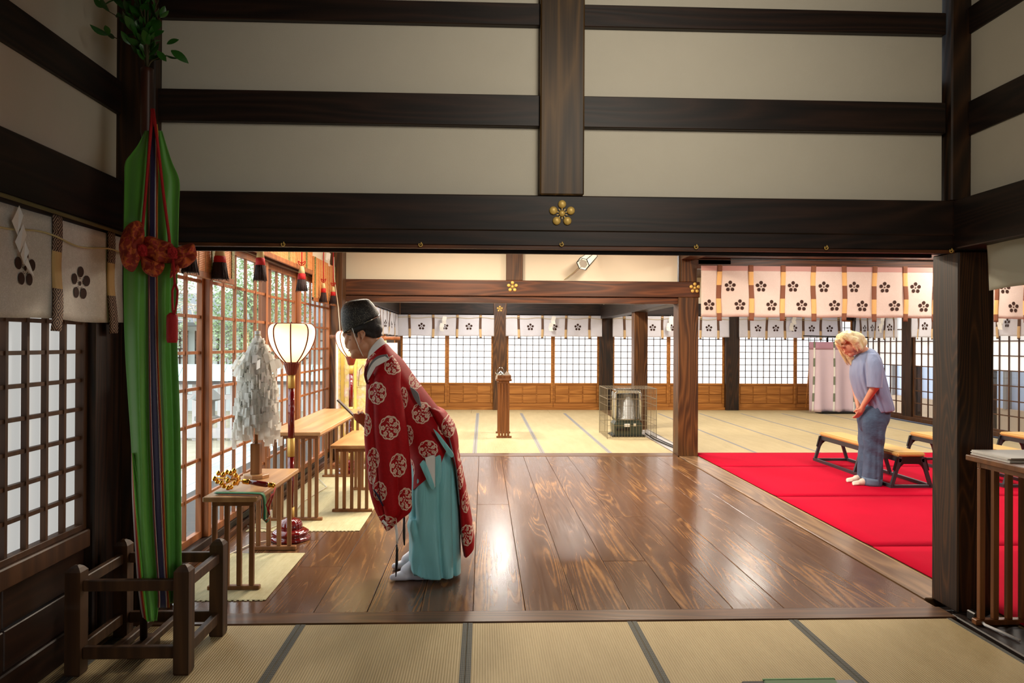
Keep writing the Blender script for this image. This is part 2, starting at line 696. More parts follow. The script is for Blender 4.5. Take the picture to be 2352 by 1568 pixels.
def strap(name, segs, dark, mid, light, tan, rows):
    """brocade strap: UV v runs down the strap, segs = patterned v-intervals"""
    g = G(name)
    u, v, w = g.xyz(g.tc('UV'))
    a = ((u - 0.5).abs() * 2.0 + ((v * rows).fract() - 0.5).abs() * 2.0)
    dia = (a * 2.2).fract()
    pat = g.ramp(dia, [(0.0, lin(dark)), (0.45, lin(dark)), (0.5, lin(light)), (0.72, lin(mid))], 'CONSTANT')
    m = None
    for s0, s1 in segs:
        q = v.gt(s0) * v.lt(s1)
        m = q if m is None else m.max(q)
    nz = g.noise(g.tc('UV'), 9, 3)
    g.set(color=g.mix(m, g.mix(nz, lin(tan), lin(tuple(min(255, int(c * 1.14)) for c in tan))), pat), rough=.8)
    return g.m


M['strap_front'] = strap('brown_diamond_brocade', [(-1, .31), (.63, 2)], (48, 20, 14), (120, 90, 72), (196, 172, 146), (190, 158, 104), 7)
M['strap_big'] = strap('russet_diamond_brocade', [(-1, .12), (.36, .60), (.86, 2)], (98, 44, 30), (140, 84, 56), (176, 124, 84), (214, 168, 104), 20)
M['strap_small'] = strap('umber_brocade', [(-1, .05), (.1, .62), (.96, 2)], (72, 46, 36), (110, 80, 62), (120, 92, 70), (188, 158, 116), 12)
M['strap_green'] = strap('green_white_brocade', [(-1, .09), (.24, .36), (.5, .62), (.74, .86)], (96, 110, 84), (128, 134, 108), (170, 170, 150), (232, 224, 214), 30)


def misu():
    g = G('orange_reed_blind')
    x, y, z = g.xyz(g.tc())
    a = (z * (2 * math.pi / 0.012)).sin()
    nz = g.noise(g.mapping(g.tc(), scale=(3, 3, 40)), 1.0, 3)
    g.set(color=g.mix((nz * .8 + a * .2).clamp(), lin((176, 98, 44)), lin((226, 156, 92))), rough=.6)
    g.bump(a, .4, .003)
    return g.m


M['misu'] = misu()


def brocade(name, base, c2, c3, sc):
    g = G(name)
    nz = g.noise(g.tc(), sc, 3)
    v = g.voronoi(g.tc(), sc * 1.3)
    col = g.mix(v.gt(.45) * nz.gt(.45), lin(base), lin(c2))
    x, y, z = g.xyz(g.mapping(g.tc(), scale=(sc * 2,) * 3, rot=(0, .78, 0)))
    chk = (x.fract().gt(.5) - z.fract().gt(.5)).abs() * nz.gt(.56)
    g.set(color=g.mix(chk, col, lin(c3)), rough=.7)
    return g.m


M['brocade_red'] = brocade('orange_red_brocade', (150, 42, 22), (196, 92, 34), (176, 52, 44), 26)
M['brocade_green'] = brocade('green_gold_brocade', (70, 78, 36), (150, 140, 76), (104, 96, 50), 60)


def scroll_mat():
    g = G('yellow_pink_brocade')
    nz = g.noise(g.tc(), 7, 4)
    v = g.voronoi(g.tc(), 22)
    c = g.ramp(nz, [(.35, lin((238, 224, 190))), (.5, lin((232, 206, 122))), (.62, lin((236, 204, 192))), (.7, lin((238, 228, 200)))])
    g.set(color=g.mix(v.gt(.5) * .35, c, lin((190, 168, 90))), rough=.8)
    return g.m


M['scroll'] = scroll_mat()
# ------------------------------------------------------------------ the setting
XL, XR, XB0, XB1 = -1.95, 2.662, 2.66, 2.87       # left wall plane, post row on the right
YW1, YW2, YW3, XE = 4.0, 9.72, 16.6, 8.5
HC = 3.02                                          # ceilings of the hall and the rear rooms
ZB1 = 2.02

floor = structure('floor')
bx('subfloor', -3, 9, -2.2, 17.2, -.3, -.045, M['dark'], floor)


def mat_field(x0, w, nx, y0, ln, ny, hm, hw=.026):
    for i in range(nx):
        for j in range(ny):
            a, b = x0 + i * w, y0 + j * ln
            t = bx('tatami_mat', a + .0015, a + w - .0015, b + .0015, b + ln - .0015, -.045, 0, M['tatami'], floor, .004)
            for q0, q1 in ((a + .002, a + hw), (a + w - hw, a + w - .002)):
                bx('cloth_border', q0, q1, b + .002, b + ln - .002, -.001, .0015, hm, t)


mat_field(-1.845 - .885, .885, 6, .39, 1.77, 2, M['heri'])
mat_field(-.11 - 1.86, .93, 5, 9.98, 1.9, 3, M['heri_back'], .03)
mat_field(2.88, .905, 6, 9.98, 1.9, 3, M['heri_back'], .022)
# last row lies crosswise
for k in range(6):
    bx('tatami_mat', -1.95 + k * 1.7, -1.95 + (k + 1) * 1.7 - .004, 15.685, 16.58, -.045, 0, M['tatami'], floor, .004)
for k in range(3):
    bx('tatami_mat', 2.88 + k * 1.81, 2.88 + (k + 1) * 1.81 - .004, .4, 9.97, -.06, -.004, M['tatami'], floor, .004)
# planks of the hall floor, each one a board
pw = .295
edges = [-.05 + pw * k for k in range(-7, 10)]
jr = random.Random(3)
joints = {-1.23: [4.94, 7.7], -.935: [6.9], -.05: [6.81], .545: [8.6], .84: [5.02, 8.9], 1.135: [6.3], -1.525: [5.6]}
for e in edges:
    x0, x1 = max(e, XL - .05), min(e + pw, 2.61)
    if x1 - x0 < .03: continue
    js = [4.1] + next((v for k, v in joints.items() if abs(k - e) < .02), []) + [9.7]
    for a, b in zip(js[:-1], js[1:]):
        dz = jr.uniform(-.0008, .0008)
        bx('floor_plank', x0 + .0012, x1 - .0012, a + .001, b - .001, -.04, dz, M['floor'], floor, .0025)
bx('sill_beam', XL, 2.62, 3.935, 4.098, -.08, .004, M['sill'], floor, .006)
bx('sill_beam', XL, 2.62, 9.702, 9.97, -.08, .004, M['sill'], floor, .006)
bx('sill_beam', 2.625, 2.87, 4.24, 9.70, -.08, .003, M['sill_y'], floor, .006)
bx('sill_beam', 2.625, 2.87, 9.97, 16.5, -.08, .002, M['sill_y'], floor, .006)
bx('sill_beam', 2.625, 2.87, .2, 4.0, -.08, -.001, M['dark_y'], floor, .006)

# ---- wall between the front room and the hall
wm = structure('wall_middle')


def post(x0, x1, y0, y1, z0, z1, mat, par, bev=.008): return bx('post', x0, x1, y0, y1, z0, z1, mat, par, bev)


post(XL - .16, -1.76, 3.98, 4.26, 0, 3.64, M['dark_z'], wm)
bx('plaster_panel', 2.9, 3.1, 3.9, 4.3, 2.0, 3.7, M['plaster'], wm)  # unseen block added to stop light leaking in by the right post
bx('leak_filler', XL - .3, XL - .16, 3.9, 4.35, 0, 3.7, M['dark_z'], wm)  # unseen filler added to close the light slit behind the corner post
post(XR, XB1, 4.0, 4.24, 0, 2.03, M['post'], wm)
post(2.62, 2.86, 4.0, 4.24, 2.31, 3.64, M['dark_z'], wm)
post(.305, .548, 3.985, 4.2, 2.312, 3.6, M['post_c'], wm)
bx('beam', -1.765, 2.64, 4.0, 4.24, 2.115, 2.312, M['dark'], wm, .006)
bx('beam', -1.765, 2.9, 4.006, 4.235, 2.035, 2.118, M['dark'], wm, .004)
bx('beam', -1.765, 2.64, 4.0, 4.02, 2.016, 2.035, M['beam_red'], wm, .002)
bx('beam', -1.765, 2.64, 4.21, 4.235, 2.016, 2.035, M['dark'], wm, .002)
for xa, xb in ((-1.765, .305), (.548, 2.60)):
    bx('rail', xa, xb, 4.02, 4.2, 2.695, 2.868, M['dark'], wm, .004)
    bx('rail', xa, xb, 4.02, 4.2, 3.252, 3.375, M['dark'], wm, .004)
    for za, zb in ((2.312, 2.695), (2.868, 3.252), (3.375, 3.6)):
        bx('plaster_panel', xa, xb, 4.06, 4.16, za, zb, M['plaster'], wm)


def plum(parent, c, R, name='gold_emblem', horn=(0, -1, 0)):
    """five round studs round a centre stud with ten rays between them"""
    c = Vector(c)
    o = root(name, None, None, c)
    o.parent = parent
    o.location = c - PL[parent.name]
    m = MB().ball((0, 0, 0), R * .31, 16, 8, (1, .6, 1)).mesh('stud', M['gold'], smooth=True)
    for k in range(5):
        a = math.pi / 2 + k * 2 * math.pi / 5
        link('stud', m, o, c + Vector((R * .69 * math.cos(a), 0, R * .69 * math.sin(a))))
    link('centre_stud', MB().ball((0, 0, 0), R * .24, 16, 8, (1, .7, 1)).mesh('c', M['gold'], smooth=True), o, c)
    mb = MB()
    for k in range(10):
        a = math.pi / 2 + k * math.pi / 5
        d = Vector((math.cos(a), 0, math.sin(a)))
        mb.bar(c + d * R * .27, c + d * R * .42, R * .05, R * .05, (0, 1, 0))
    mb.build('rays', M['gold'], o)
    return o


plum(wm, at(1291, 490, Y=3.995), .073)
for px, py in ((650, 561), (966, 562), (1290, 561), (1599, 567), (1898, 569), (2185, 576)):
    p = at(px, py, Y=3.99)
    r = .0095
    pts = [p + Vector((r * math.sin(t), 0, -r * math.cos(t))) for t in [k * .42 - 2.4 for k in range(13)]]
    mb = MB().tube([p + Vector((0, .02, r * .2)), p + Vector((0, 0, r * .2)), pts[-1] + Vector((0, 0, .006))], .0028, 6).tube(pts, .0028, 6)
    mb.build('brass_hook', M['gold'], wm, True)

# ---- left wall beside the front room (and its lattice window)
wl = structure('wall_left')
PX0, PX1 = XL - .12, XL
bx('beam', XL - .16, XL + .02, -2, 3.985, 2.09, 2.36, M['dark_y'], wl, .006)
bx('beam', XL - .16, XL + .035, -2, 3.985, 2.05, 2.09, M['dark_y'], wl, .004)
bx('rail', XL - .14, XL + .012, -2, 3.985, 2.71, 2.89, M['dark_y'], wl, .004)
bx('rail', XL - .14, XL + .012, -2, 3.985, 3.31, 3.45, M['dark_y'], wl, .004)
for za, zb in ((2.36, 2.71), (2.89, 3.31), (3.45, 3.62)):
    bx('plaster_panel', XL - .12, XL - .012, -2, 3.985, za, zb, M['plaster'], wl)
post(XL - .1, XL + .03, 3.70, 3.98, 0, 2.05, M['dark_z'], wl)
bx('baseboard', XL - .1, XL + .01, -2, 3.72, 0, .14, M['wains'], wl, .006)
bx('windowsill', XL - .1, XL + .015, -2, 3.70, .485, .575, M['sash_dark'], wl, .006)
for k in range(7):
    a = 3.70 - (k + 1) * .62
    for za, zb in ((.14, .31), (.315, .485)):
        bx('wainscot_board', XL - .1, XL - .015 + (.008 if za < .2 else 0), a + .002, a + .618, za, zb - .003, M['wains'], wl, .004)


def sash(parent, name, o, d, w, z0, z1, nc, nr, bar, frame, pm, bm, fm, t=.03, single=True, nrm=None, panes=True):
    """sliding lattice: frame + muntins + one pane per cell. o: origin (x,y); d: 'x' or 'y' run; nrm: side facing the room (+1/-1)"""
    def B(nm, a0, a1, za, zb, d0, d1, mat, par, bev=0):
        if d == 'x': return bx(nm, o[0] + a0, o[0] + a1, o[1] + nrm * d0, o[1] + nrm * d1, za, zb, mat, par, bev)
        return bx(nm, o[0] + nrm * d0, o[0] + nrm * d1, o[1] + a0, o[1] + a1, za, zb, mat, par, bev)
    org = (o[0], o[1], z0)
    s = root(name, None, None, org)
    s.parent = parent
    s.location = Vector(org) - PL[parent.name]
    B('stile', 0, frame, z0, z1, 0, t, fm, s, .002)
    B('stile', w - frame, w, z0, z1, 0, t, fm, s, .002)
    B('top_rail', frame, w - frame, z1 - frame * .8, z1, 0, t, fm, s, .002)
    B('bottom_rail', frame, w - frame, z0, z0 + frame * .8, 0, t, fm, s, .002)
    ia, ib, ja, jb = frame, w - frame, z0 + frame * .8, z1 - frame * .8
    cw, ch = (ib - ia) / nc, (jb - ja) / nr
    if single:
        for k in range(1, nc): B('upright_bar', ia + k * cw - bar / 2, ia + k * cw + bar / 2, ja, jb, t * .25, t * .8, bm, s)
        for k in range(1, nr): B('cross_bar', ia, ib, ja + k * ch - bar / 2, ja + k * ch + bar / 2, t * .2, t * .7, bm, s)
    else:
        mb = MB()
        def bb(a0, a1, za, zb):
            if d == 'x':
                ys = sorted((o[1] + nrm * t * .2, o[1] + nrm * t * .75))
                mb.box(o[0] + a0, o[0] + a1, ys[0], ys[1], za, zb)
            else:
                xs = sorted((o[0] + nrm * t * .2, o[0] + nrm * t * .75))
                mb.box(xs[0], xs[1], o[1] + a0, o[1] + a1, za, zb)
        for k in range(1, nc): bb(ia + k * cw - bar / 2, ia + k * cw + bar / 2, ja, jb)
        for k in range(1, nr): bb(ia, ib, ja + k * ch - bar / 2, ja + k * ch + bar / 2)
        mb.build('lattice', bm, s)
    if panes:
        for i in range(nc):
            for j in range(nr):
                m_ = pm(i, j) if callable(pm) else pm
                B('pane', ia + i * cw + .001, ia + (i + 1) * cw - .001, ja + j * ch + .001, ja + (j + 1) * ch - .001, .001, .004, m_, s)
    return s


win = structure('window_1')
sash(win, 'sliding_sash', (XL - .05, 3.70 - 1.06), 'y', 1.06, .575, 2.04, 7, 10, .018, .035, M['shoji_front'], M['sash_dark'], M['sash_dark'], .045, True, 1)
sash(win, 'sliding_sash', (XL - .10, 3.70 - 2.10), 'y', 1.06, .575, 2.04, 7, 10, .018, .035, M['shoji_front'], M['sash_dark'], M['sash_dark'], .045, True, 1)
sash(win, 'sliding_sash', (XL - .05, 3.70 - 3.14), 'y', 1.06, .575, 2.04, 7, 10, .018, .035, M['shoji_front'], M['sash_dark'], M['sash_dark'], .045, False, 1)
bx('shutter_board', XL - .12, XL - .05, -2, .56, .56, 2.05, M['wains'], wl)

# ---- left wall of the hall, glazed with orange lattice doors
wh = structure('wall_left_hall')
bx('lintel', XL - .12, XL + .0, 4.26, 9.7, 2.235, 2.33, M['beam_red_y'], wh, .005)
bx('threshold', XL - .12, XL + .0, 4.26, 9.7, 0, .10, M['dark_y'], wh, .005)
bx('threshold', XL + .0, XL + .03, 4.26, 9.7, 0, .05, M['beam_red_y'], wh, .004)
bx('plaster_panel', XL - .1, XL - .02, 4.26, 9.7, 2.33, 3.02, M['plaster_warm'], wh)
win2 = structure('window_2')
ys = [4.26, 5.345, 6.745, 7.93, 9.46]
for k in range(4):
    off = -.055 if k % 2 == 0 else -.005
    w = ys[k + 1] - ys[k] + .03
    sash(win2, 'sliding_sash', (XL - .05 + off * .8, ys[k] - .015), 'y', w, .10, 2.235, max(3, round(w / .262)), 8, .022, .062, M['glass'], M['sash'], M['sash'], .04, True, 1)
post(XL - .1, XL + .14, 9.46, 9.72, 0, 3.02, M['post_red'], wh)
mb = MB().tube([at(767, 590, Y=9.3), at(768, 640, Y=9.32), at(777, 705, Y=9.38), at(781, 760, Y=9.42), at(782, 900, Y=9.42)], .006, 6)
mb.build('wall_cable', M['cream_plastic'], wh, True)

# ---- wall at the rear of the hall: beam, plaster, posts
wr = structure('wall_rear')
bx('beam', XL + .02, 2.90, 9.70, 9.95, 2.125, 2.335, M['beam_red'], wr, .006)
bx('beam', XL + .02, 2.62, 9.73, 9.93, 2.04, 2.12, M['beam_red'], wr, .004)
bx('post', .30, .52, 9.72, 9.92, 2.335, HC, M['post_red'], wr, .005)
for xa, xb in ((XL, .30), (.52, 2.62)):
    bx('plaster_panel', xa, xb, 9.80, 9.90, 2.335, HC, M['plaster_warm'], wr)
post(2.61, 2.88, 9.69, 9.96, 0, 2.125, M['post_red'], wr, .006)
post(2.65, 2.86, 9.70, 9.94, 2.335, HC, M['post_red'], wr, .006)
plum(wr, at(1177, 658, Y=9.695), .075)
plum(wr, at(1596, 661, Y=9.695), .075)
# post-row beams on the right side, running into depth
wd = structure('wall_right')
bx('beam', 2.63, 2.85, 4.24, 9.69, 2.63, 2.82, M['beam_red_y'], wd, .006)
bx('beam', 2.63, 2.85, 9.96, 16.4, 2.06, 2.36, M['dark_y'], wd, .006)
post(2.66, 2.90, 12.8, 13.05, 0, 2.06, M['post_red'], wd, .006)
bx('plaster_panel', 2.70, 2.80, 9.96, 16.4, 2.36, HC, M['plaster_warm'], wd)
bx('plaster_panel', 2.70, 2.80, 4.24, 9.69, 2.82, HC, M['plaster_warm'], wd)
# front right wall above the opening
wf = structure('wall_right_front')
bx('beam', 2.63, 2.87, -2, 4.0, 2.04, 2.312, M['dark_y'], wf, .006)
bx('rail', 2.715, 2.87, -2, 4.0, 2.68, 2.87, M['dark_y'], wf, .004)
bx('rail', 2.715, 2.87, -2, 4.0, 3.25, 3.40, M['dark_y'], wf, .004)
for za, zb in ((2.312, 2.68), (2.87, 3.25), (3.40, 3.62)):
    bx('plaster_panel', 2.73, 2.83, -2, 4.02, za, zb, M['plaster'], wf)
# right side bay: front wall (hidden behind the post) and the lintel that carries the curtain
bx('beam', 2.86, 8.3, 9.74, 9.92, 2.52, 2.64, M['beam_red'], wr, .005)
bx('beam', 2.86, 8.3, 9.70, 9.96, 2.66, 2.80, M['beam_red'], wr, .005)
bx('plaster_panel', 2.86, 8.3, 9.78, 9.88, 2.80, HC, M['plaster_warm'], wr)
bx('bracket', 2.87, 3.35, 9.74, 9.90, 2.56, 2.66, M['beam_red'], wr, .02)
bx('beam', 2.86, 8.4, 4.0, 4.2, 2.5, 3.02, M['beam_red'], wr, .005)
bx('plaster_panel', 2.9, 8.4, .2, .3, 0, 3.02, M['plaster'], wr)

# ---- far wall with backlit shoji
wfar = structure('wall_far')
YF = 16.5
bx('beam', XL, XE, 16.42, 16.7, 2.15, 2.42, M['dark'], wfar, .006)
bx('lintel', XL, XE, 16.48, 16.66, 2.07, 2.15, M['dark'], wfar, .004)
bx('plaster_panel', XL, XE, 16.52, 16.62, 2.42, HC, M['plaster_warm'], wfar)
bx('threshold', XL, XE, 16.46, 16.66, 0, .06, M['panelwood'], wfar, .004)
posts = [.375, 2.78, 5.66]
for p_ in posts: post(p_ - .15, p_ + .15, 16.40, 16.66, 0, 2.6, M['dark_z'] if p_ > .5 else M['post_red'], wfar)
post(XL - .1, XL + .1, 16.40, 16.66, 0, 2.6, M['post_red'], wfar)
plum(wfar, at(1148, 709, Y=16.40), .07)
bays = [(XL + .1, .225), (.525, 2.63), (2.93, 5.51), (5.81, XE)]
for bi, (a, b) in enumerate(bays):
    wn = structure('window_%d' % (bi + 3))
    half = (b - a) / 2
    for s_ in range(2):
        x0 = a + s_ * half
        nc = max(6, round((half - .1) / .146))
        sash(wn, 'sliding_sash', (x0, YF + .02 + .03 * s_), 'x', half, .57, 2.07, nc, 10, .013, .045, M['shoji'], M['grid_dark'], M['panelwood'], .03, False, -1)
        # boarded lower half with eight sunk panels
        y_ = YF + .03 * s_
        lo = root('lower_panel', None, None, (x0, y_, .06))
        lo.parent = wn
        bx('backing_board', x0, x0 + half, y_ + .01, y_ + .03, .06, .57, M['panelwood'], lo)
        bx('kick_rail', x0, x0 + half, y_ - .012, y_ + .01, .06, .145, M['panelwood'], lo, .003)
        n4 = 3 if half < 1.15 else 4
        for i in range(n4):
            for j in range(2):
                px0 = x0 + .05 + i * (half - .1) / n4
                bx('wood_panel', px0 + .012, px0 + (half - .1) / n4 - .012, y_ - .006, y_ + .01, .155 + j * .2, .155 + j * .2 + .185, M['panelwood'], lo, .004)
        for q in (x0 + .0, x0 + half - .045):
            bx('stile', q, q + .045, y_ - .016, y_ + .01, .145, .57, M['panelwood'], lo, .002)
# ---- left wall of the rear room
wlr = structure('wall_left_rear')
bx('beam', XL - .1, XL + .08, 9.72, 16.4, 2.15, 2.42, M['dark_y'], wlr, .006)
bx('plaster_panel', XL - .1, XL - .02, 9.72, 16.4, 2.42, HC, M['plaster_warm'], wlr)
bx('plaster_panel', XL - .1, XL - .02, 9.72, 13.0, 0, 2.15, M['plaster_warm'], wlr)
post(XL - .1, XL + .06, 13.0, 13.2, 0, 2.15, M['post_red'], wlr)
wn = structure('window_7')
sash(wn, 'sliding_sash', (XL - .06, 13.2), 'y', 1.6, .57, 2.07, 11, 10, .009, .045, M['glow_pane'], M['grid_dark'], M['panelwood'], .03, False, 1)
sash(wn, 'sliding_sash', (XL - .04, 14.8), 'y', 1.6, .57, 2.07, 11, 10, .009, .045, M['glow_pane'], M['grid_dark'], M['panelwood'], .03, False, 1)
bx('wood_panel', XL - .09, XL - .03, 13.2, 16.4, 0, .57, M['panelwood'], wlr)
bx('lintel', XL - .1, XL, 13.2, 16.4, 2.07, 2.15, M['dark_y'], wlr)
# ---- right wall of the side room
wrr = structure('wall_right_rear')
ry = [(.3, 2.8), (3.0, 5.6), (5.8, 8.0), (8.2, 9.9), (10.1, 12.05), (12.3, 14.2), (14.5, 16.4)]
for i, (a, b) in enumerate(ry):
    post(XE - .02, XE + .2, b, b + .3, 0, 2.15, M['dark_z'], wrr)
    if i < 3:
        bx('plaster_panel', XE + .02, XE + .1, a - .2, b, 0, 2.2, M['plaster_warm'], wrr)
        continue
    wn = structure('window_%d' % (i + 5))
    half = (b - a) / 2
    for s_ in range(2):
        sash(wn, 'sliding_sash', (XE + .03 + .03 * s_, a + s_ * half), 'y', half, .08, 2.1, max(3, round(half / .25)), 8, .018, .045,
             (lambda i_, j_: M['glow_pane'] if j_ >= 4 else M['glass']), M['sash_dark'], M['sash_dark'], .035, True, -1)  # upper rows glow, standing in for windows mirrored in the glass
bx('beam', XE - .05, XE + .2, .2, 16.5, 2.15, 2.42, M['dark_y'], wrr, .006)
bx('plaster_panel', XE + .02, XE + .1, .2, 16.5, 2.42, HC, M['plaster_warm'], wrr)
bx('threshold', XE - .03, XE + .2, 8.1, 16.5, 0, .08, M['sash_dark'], wrr, .004)
# ---- ceilings and the walls behind the camera
ce = structure('ceiling')
for k in range(10):
    bx('ceiling_board', -2.2, 3.0, -2.1 + k * .62, -2.1 + k * .62 + .612, 3.62, 3.65, M['ceil'], ce)
bx('ceiling_slab', -2.2, 2.75, 4.2, 9.9, HC, HC + .03, M['ceil'], ce)
bx('ceiling_slab', -2.2, 8.6, 9.9, 16.8, HC, HC + .03, M['ceil'], ce)
bx('ceiling_slab', 2.75, 8.6, .2, 9.9, HC, HC + .03, M['ceil'], ce)
for k in range(5):
    bx('ceiling_batten', -2.1, 2.7, 4.9 + k * 1.0, 4.95 + k * 1.0, HC - .04, HC, M['ceil'], ce)
wb = structure('wall_back')
bx('plaster_panel', -2.2, 3.0, -2.2, -2.1, 0, 3.62, M['plaster'], wb)
bx('post', -.2, .05, -2.1, -1.95, 0, 3.62, M['dark_z'], wb)
bx('beam', -2.0, 2.7, -2.1, -1.98, 2.1, 2.35, M['dark'], wb)
# ------------------------------------------------------------------ curtains
def cloth_curtain(name, label, P0, P1, nrm, zt, zb, mat, straps, crests, strap_mat, sw, cr, group=None, amp=.012, hem=None, cord=None, seed=1, sag=0.0, strapdrop=.03, waves=3.1):
    """P0->P1 (x,y) run of the curtain, nrm = side facing the viewer; straps: list of u; crests: list of (u,z)"""
    P0, P1, nrm = Vector((P0[0], P0[1], 0)), Vector((P1[0], P1[1], 0)), Vector((nrm[0], nrm[1], 0))
    L = (P1 - P0).length
    d = (P1 - P0) / L
    c = root(name, label, 'curtain', (P0 + P1) / 2 + Vector((0, 0, zb)), group)

    def S(u, z, off=0.0):
        q = (zt - z) / (zt - zb)
        w = amp * (.25 + q) * (math.sin(u * waves * 2 + seed) + .6 * math.sin(u * waves * 5.3 + seed * 2.1 + q * 1.5) + .35 * mnoise.noise((u * 4, z * 4, seed)))
        dz = -sag * (math.sin(u * math.pi * 2 / .55) * .3 + .4) * (1 - q * .5) + .004 * math.sin(u * 9 + seed) * q
        return P0 + d * u + nrm * (w + off) + Vector((0, 0, z + dz))
    nu, nz = max(20, int(L / .03)), 14
    P = [[S(L * i / nu, zt + (zb - zt) * j / nz) for j in range(nz + 1)] for i in range(nu + 1)]
    o = PL[c.name]
    solid(link('cloth', grid_mesh('cloth', [[p - o for p in r] for r in P], mat), c, o), .003, 0)
    if hem:
        P = [[S(L * i / nu, zt + (hem[0] - zt) * j / 3, .004) for j in range(4)] for i in range(nu + 1)]
        link('top_band', grid_mesh('band', [[p - o for p in r] for r in P], hem[1]), c, o)
    for u in straps:
        z0, z1 = zt + .012, zb - strapdrop
        P, UV = [], []
        for j in range(25):
            t = j / 24
            z = z0 + (z1 - z0) * t
            row = []
            for i in range(4):
                uu = u + (i / 3 - .5) * sw + .006 * math.sin(z * 7 + u * 9)
                row.append(S(uu, z if z > zb else z, .008 + .004 * math.sin(t * 9 + u)) - o)
            P.append(row)
            UV.append([(i / 3, t) for i in range(4)])
        solid(link('strap', grid_mesh('strap', P, strap_mat, uv=UV), c, o), .002, 0)
    for u, z in crests:
        V, F = [], []
        def disc(du, dz, r, n=20):
            i = len(V)
            V.append(S(u + du, z + dz, .0055) - o)
            for k in range(n):
                a = 2 * math.pi * k / n
                V.append(S(u + du + r * math.cos(a), z + dz + r * math.sin(a), .0055) - o)
            for k in range(n): F.append((i, i + 1 + k, i + 1 + (k + 1) % n))
        for k in range(5):
            a = math.pi / 2 + 2 * math.pi * k / 5
            disc(cr * .66 * math.cos(a), cr * .66 * math.sin(a), cr * .31)
            for e in (-.2, .2): disc(cr * .29 * math.cos(a + e), cr * .29 * math.sin(a + e), cr * .035, 8)
        disc(0, 0, cr * .13)
        link('plum_crest', mesh_from('crest', V, F, M['crest']), c, o)
    if cord:
        pts = [S(L * i / 60, cord + .012 * math.sin(L * i / 60 * 11), .016) for i in range(61)]
        MB().tube(pts, .0045, 5).build('draw_cord', M['creamcord'], c, True)
    return c


# front room, left wall (px positions read off the photograph)
def yu(px, X=XL + .03): return at(px, 650, X=X).y
cl = cloth_curtain('ivory_curtain', 'ivory damask curtain with brown plum crests above the left lattice window', (XL + .045, 3.93), (XL + .045, 1.3), (1, 0), 2.045, 1.595,
                   M['damask'], [3.93 - yu(q) for q in (244, 119, -90, -400)], [(3.93 - yu(181), 1.775), (3.93 - yu(44), 1.80), (3.93 - yu(-250), 1.78)], M['strap_front'], .075, .083, cord=1.955, strapdrop=.055, amp=.01, seed=2)
MB().tube([Vector((XL + .06, 3.9, 2.062)), Vector((XL + .065, 3.0, 2.070)), Vector((XL + .06, 1.3, 2.08))], .009, 6).build('twisted_rope', M['rope'], cl, True)
# front right: its far corner shows
cloth_curtain('grey_curtain', 'grey green curtain corner hanging at the right edge beyond the dark post', (2.70, 3.84), (2.70, 1.5), (-1, 0), 2.10, 1.80, flat('grey_green_cloth', (176, 176, 160), .85, bump=.2, bscale=20), [], [], M['strap_front'], .07, .08, seed=5, amp=.018)
# big rose curtain in the right bay
x_at = lambda px, Y=9.62: at(px, 665, Y=Y).x
straps = [x_at(q) for q in (1652, 1725, 1797.5, 1868, 1938.5, 2008, 2078.5, 2147, 2217, 2288, 2357)]
cr_up = [(x_at(q), 0) for q in (1677, 1747.5, 1821.5, 1891.5, 1961.5, 2032, 2102.5, 2172, 2243, 2308)]
cr_lo = [(x_at(q), 0) for q in (1629, 1699.5, 1772, 1842, 1916, 1981, 2054, 2121, 2192, 2262, 2328)]
zu, zl = at(1890, 659, Y=9.62).z, at(1890, 702, Y=9.62).z
cloth_curtain('rose_curtain', 'long pale rose curtain with rows of brown plum crests and russet straps', (2.89, 9.62), (8.1, 9.62), (0, -1), 2.545, 1.865, M['damask_pink'],
              [s - 2.89 for s in straps], [(u - 2.89, zu) for u, _ in cr_up] + [(u - 2.89, zl) for u, _ in cr_lo], M['strap_big'], .066, .078, hem=(2.48, M['damask_hem']), strapdrop=.05, amp=.008, seed=3)


def farcurtain(a, b, sp, crs, label):
    Y = 16.32
    f = lambda px: at(px, 750, Y=Y).x
    return cloth_curtain('white_curtain', label, (a, Y), (b, Y), (0, -1), 2.125, 1.655, M['curtain_white'], [f(q) - a for q in sp], [(f(q) - a, 1.865) for q in crs], M['strap_small'], .055, .082,
                         group='white crest curtains along the far shoji', strapdrop=.045, amp=.012, seed=a, cord=2.06)


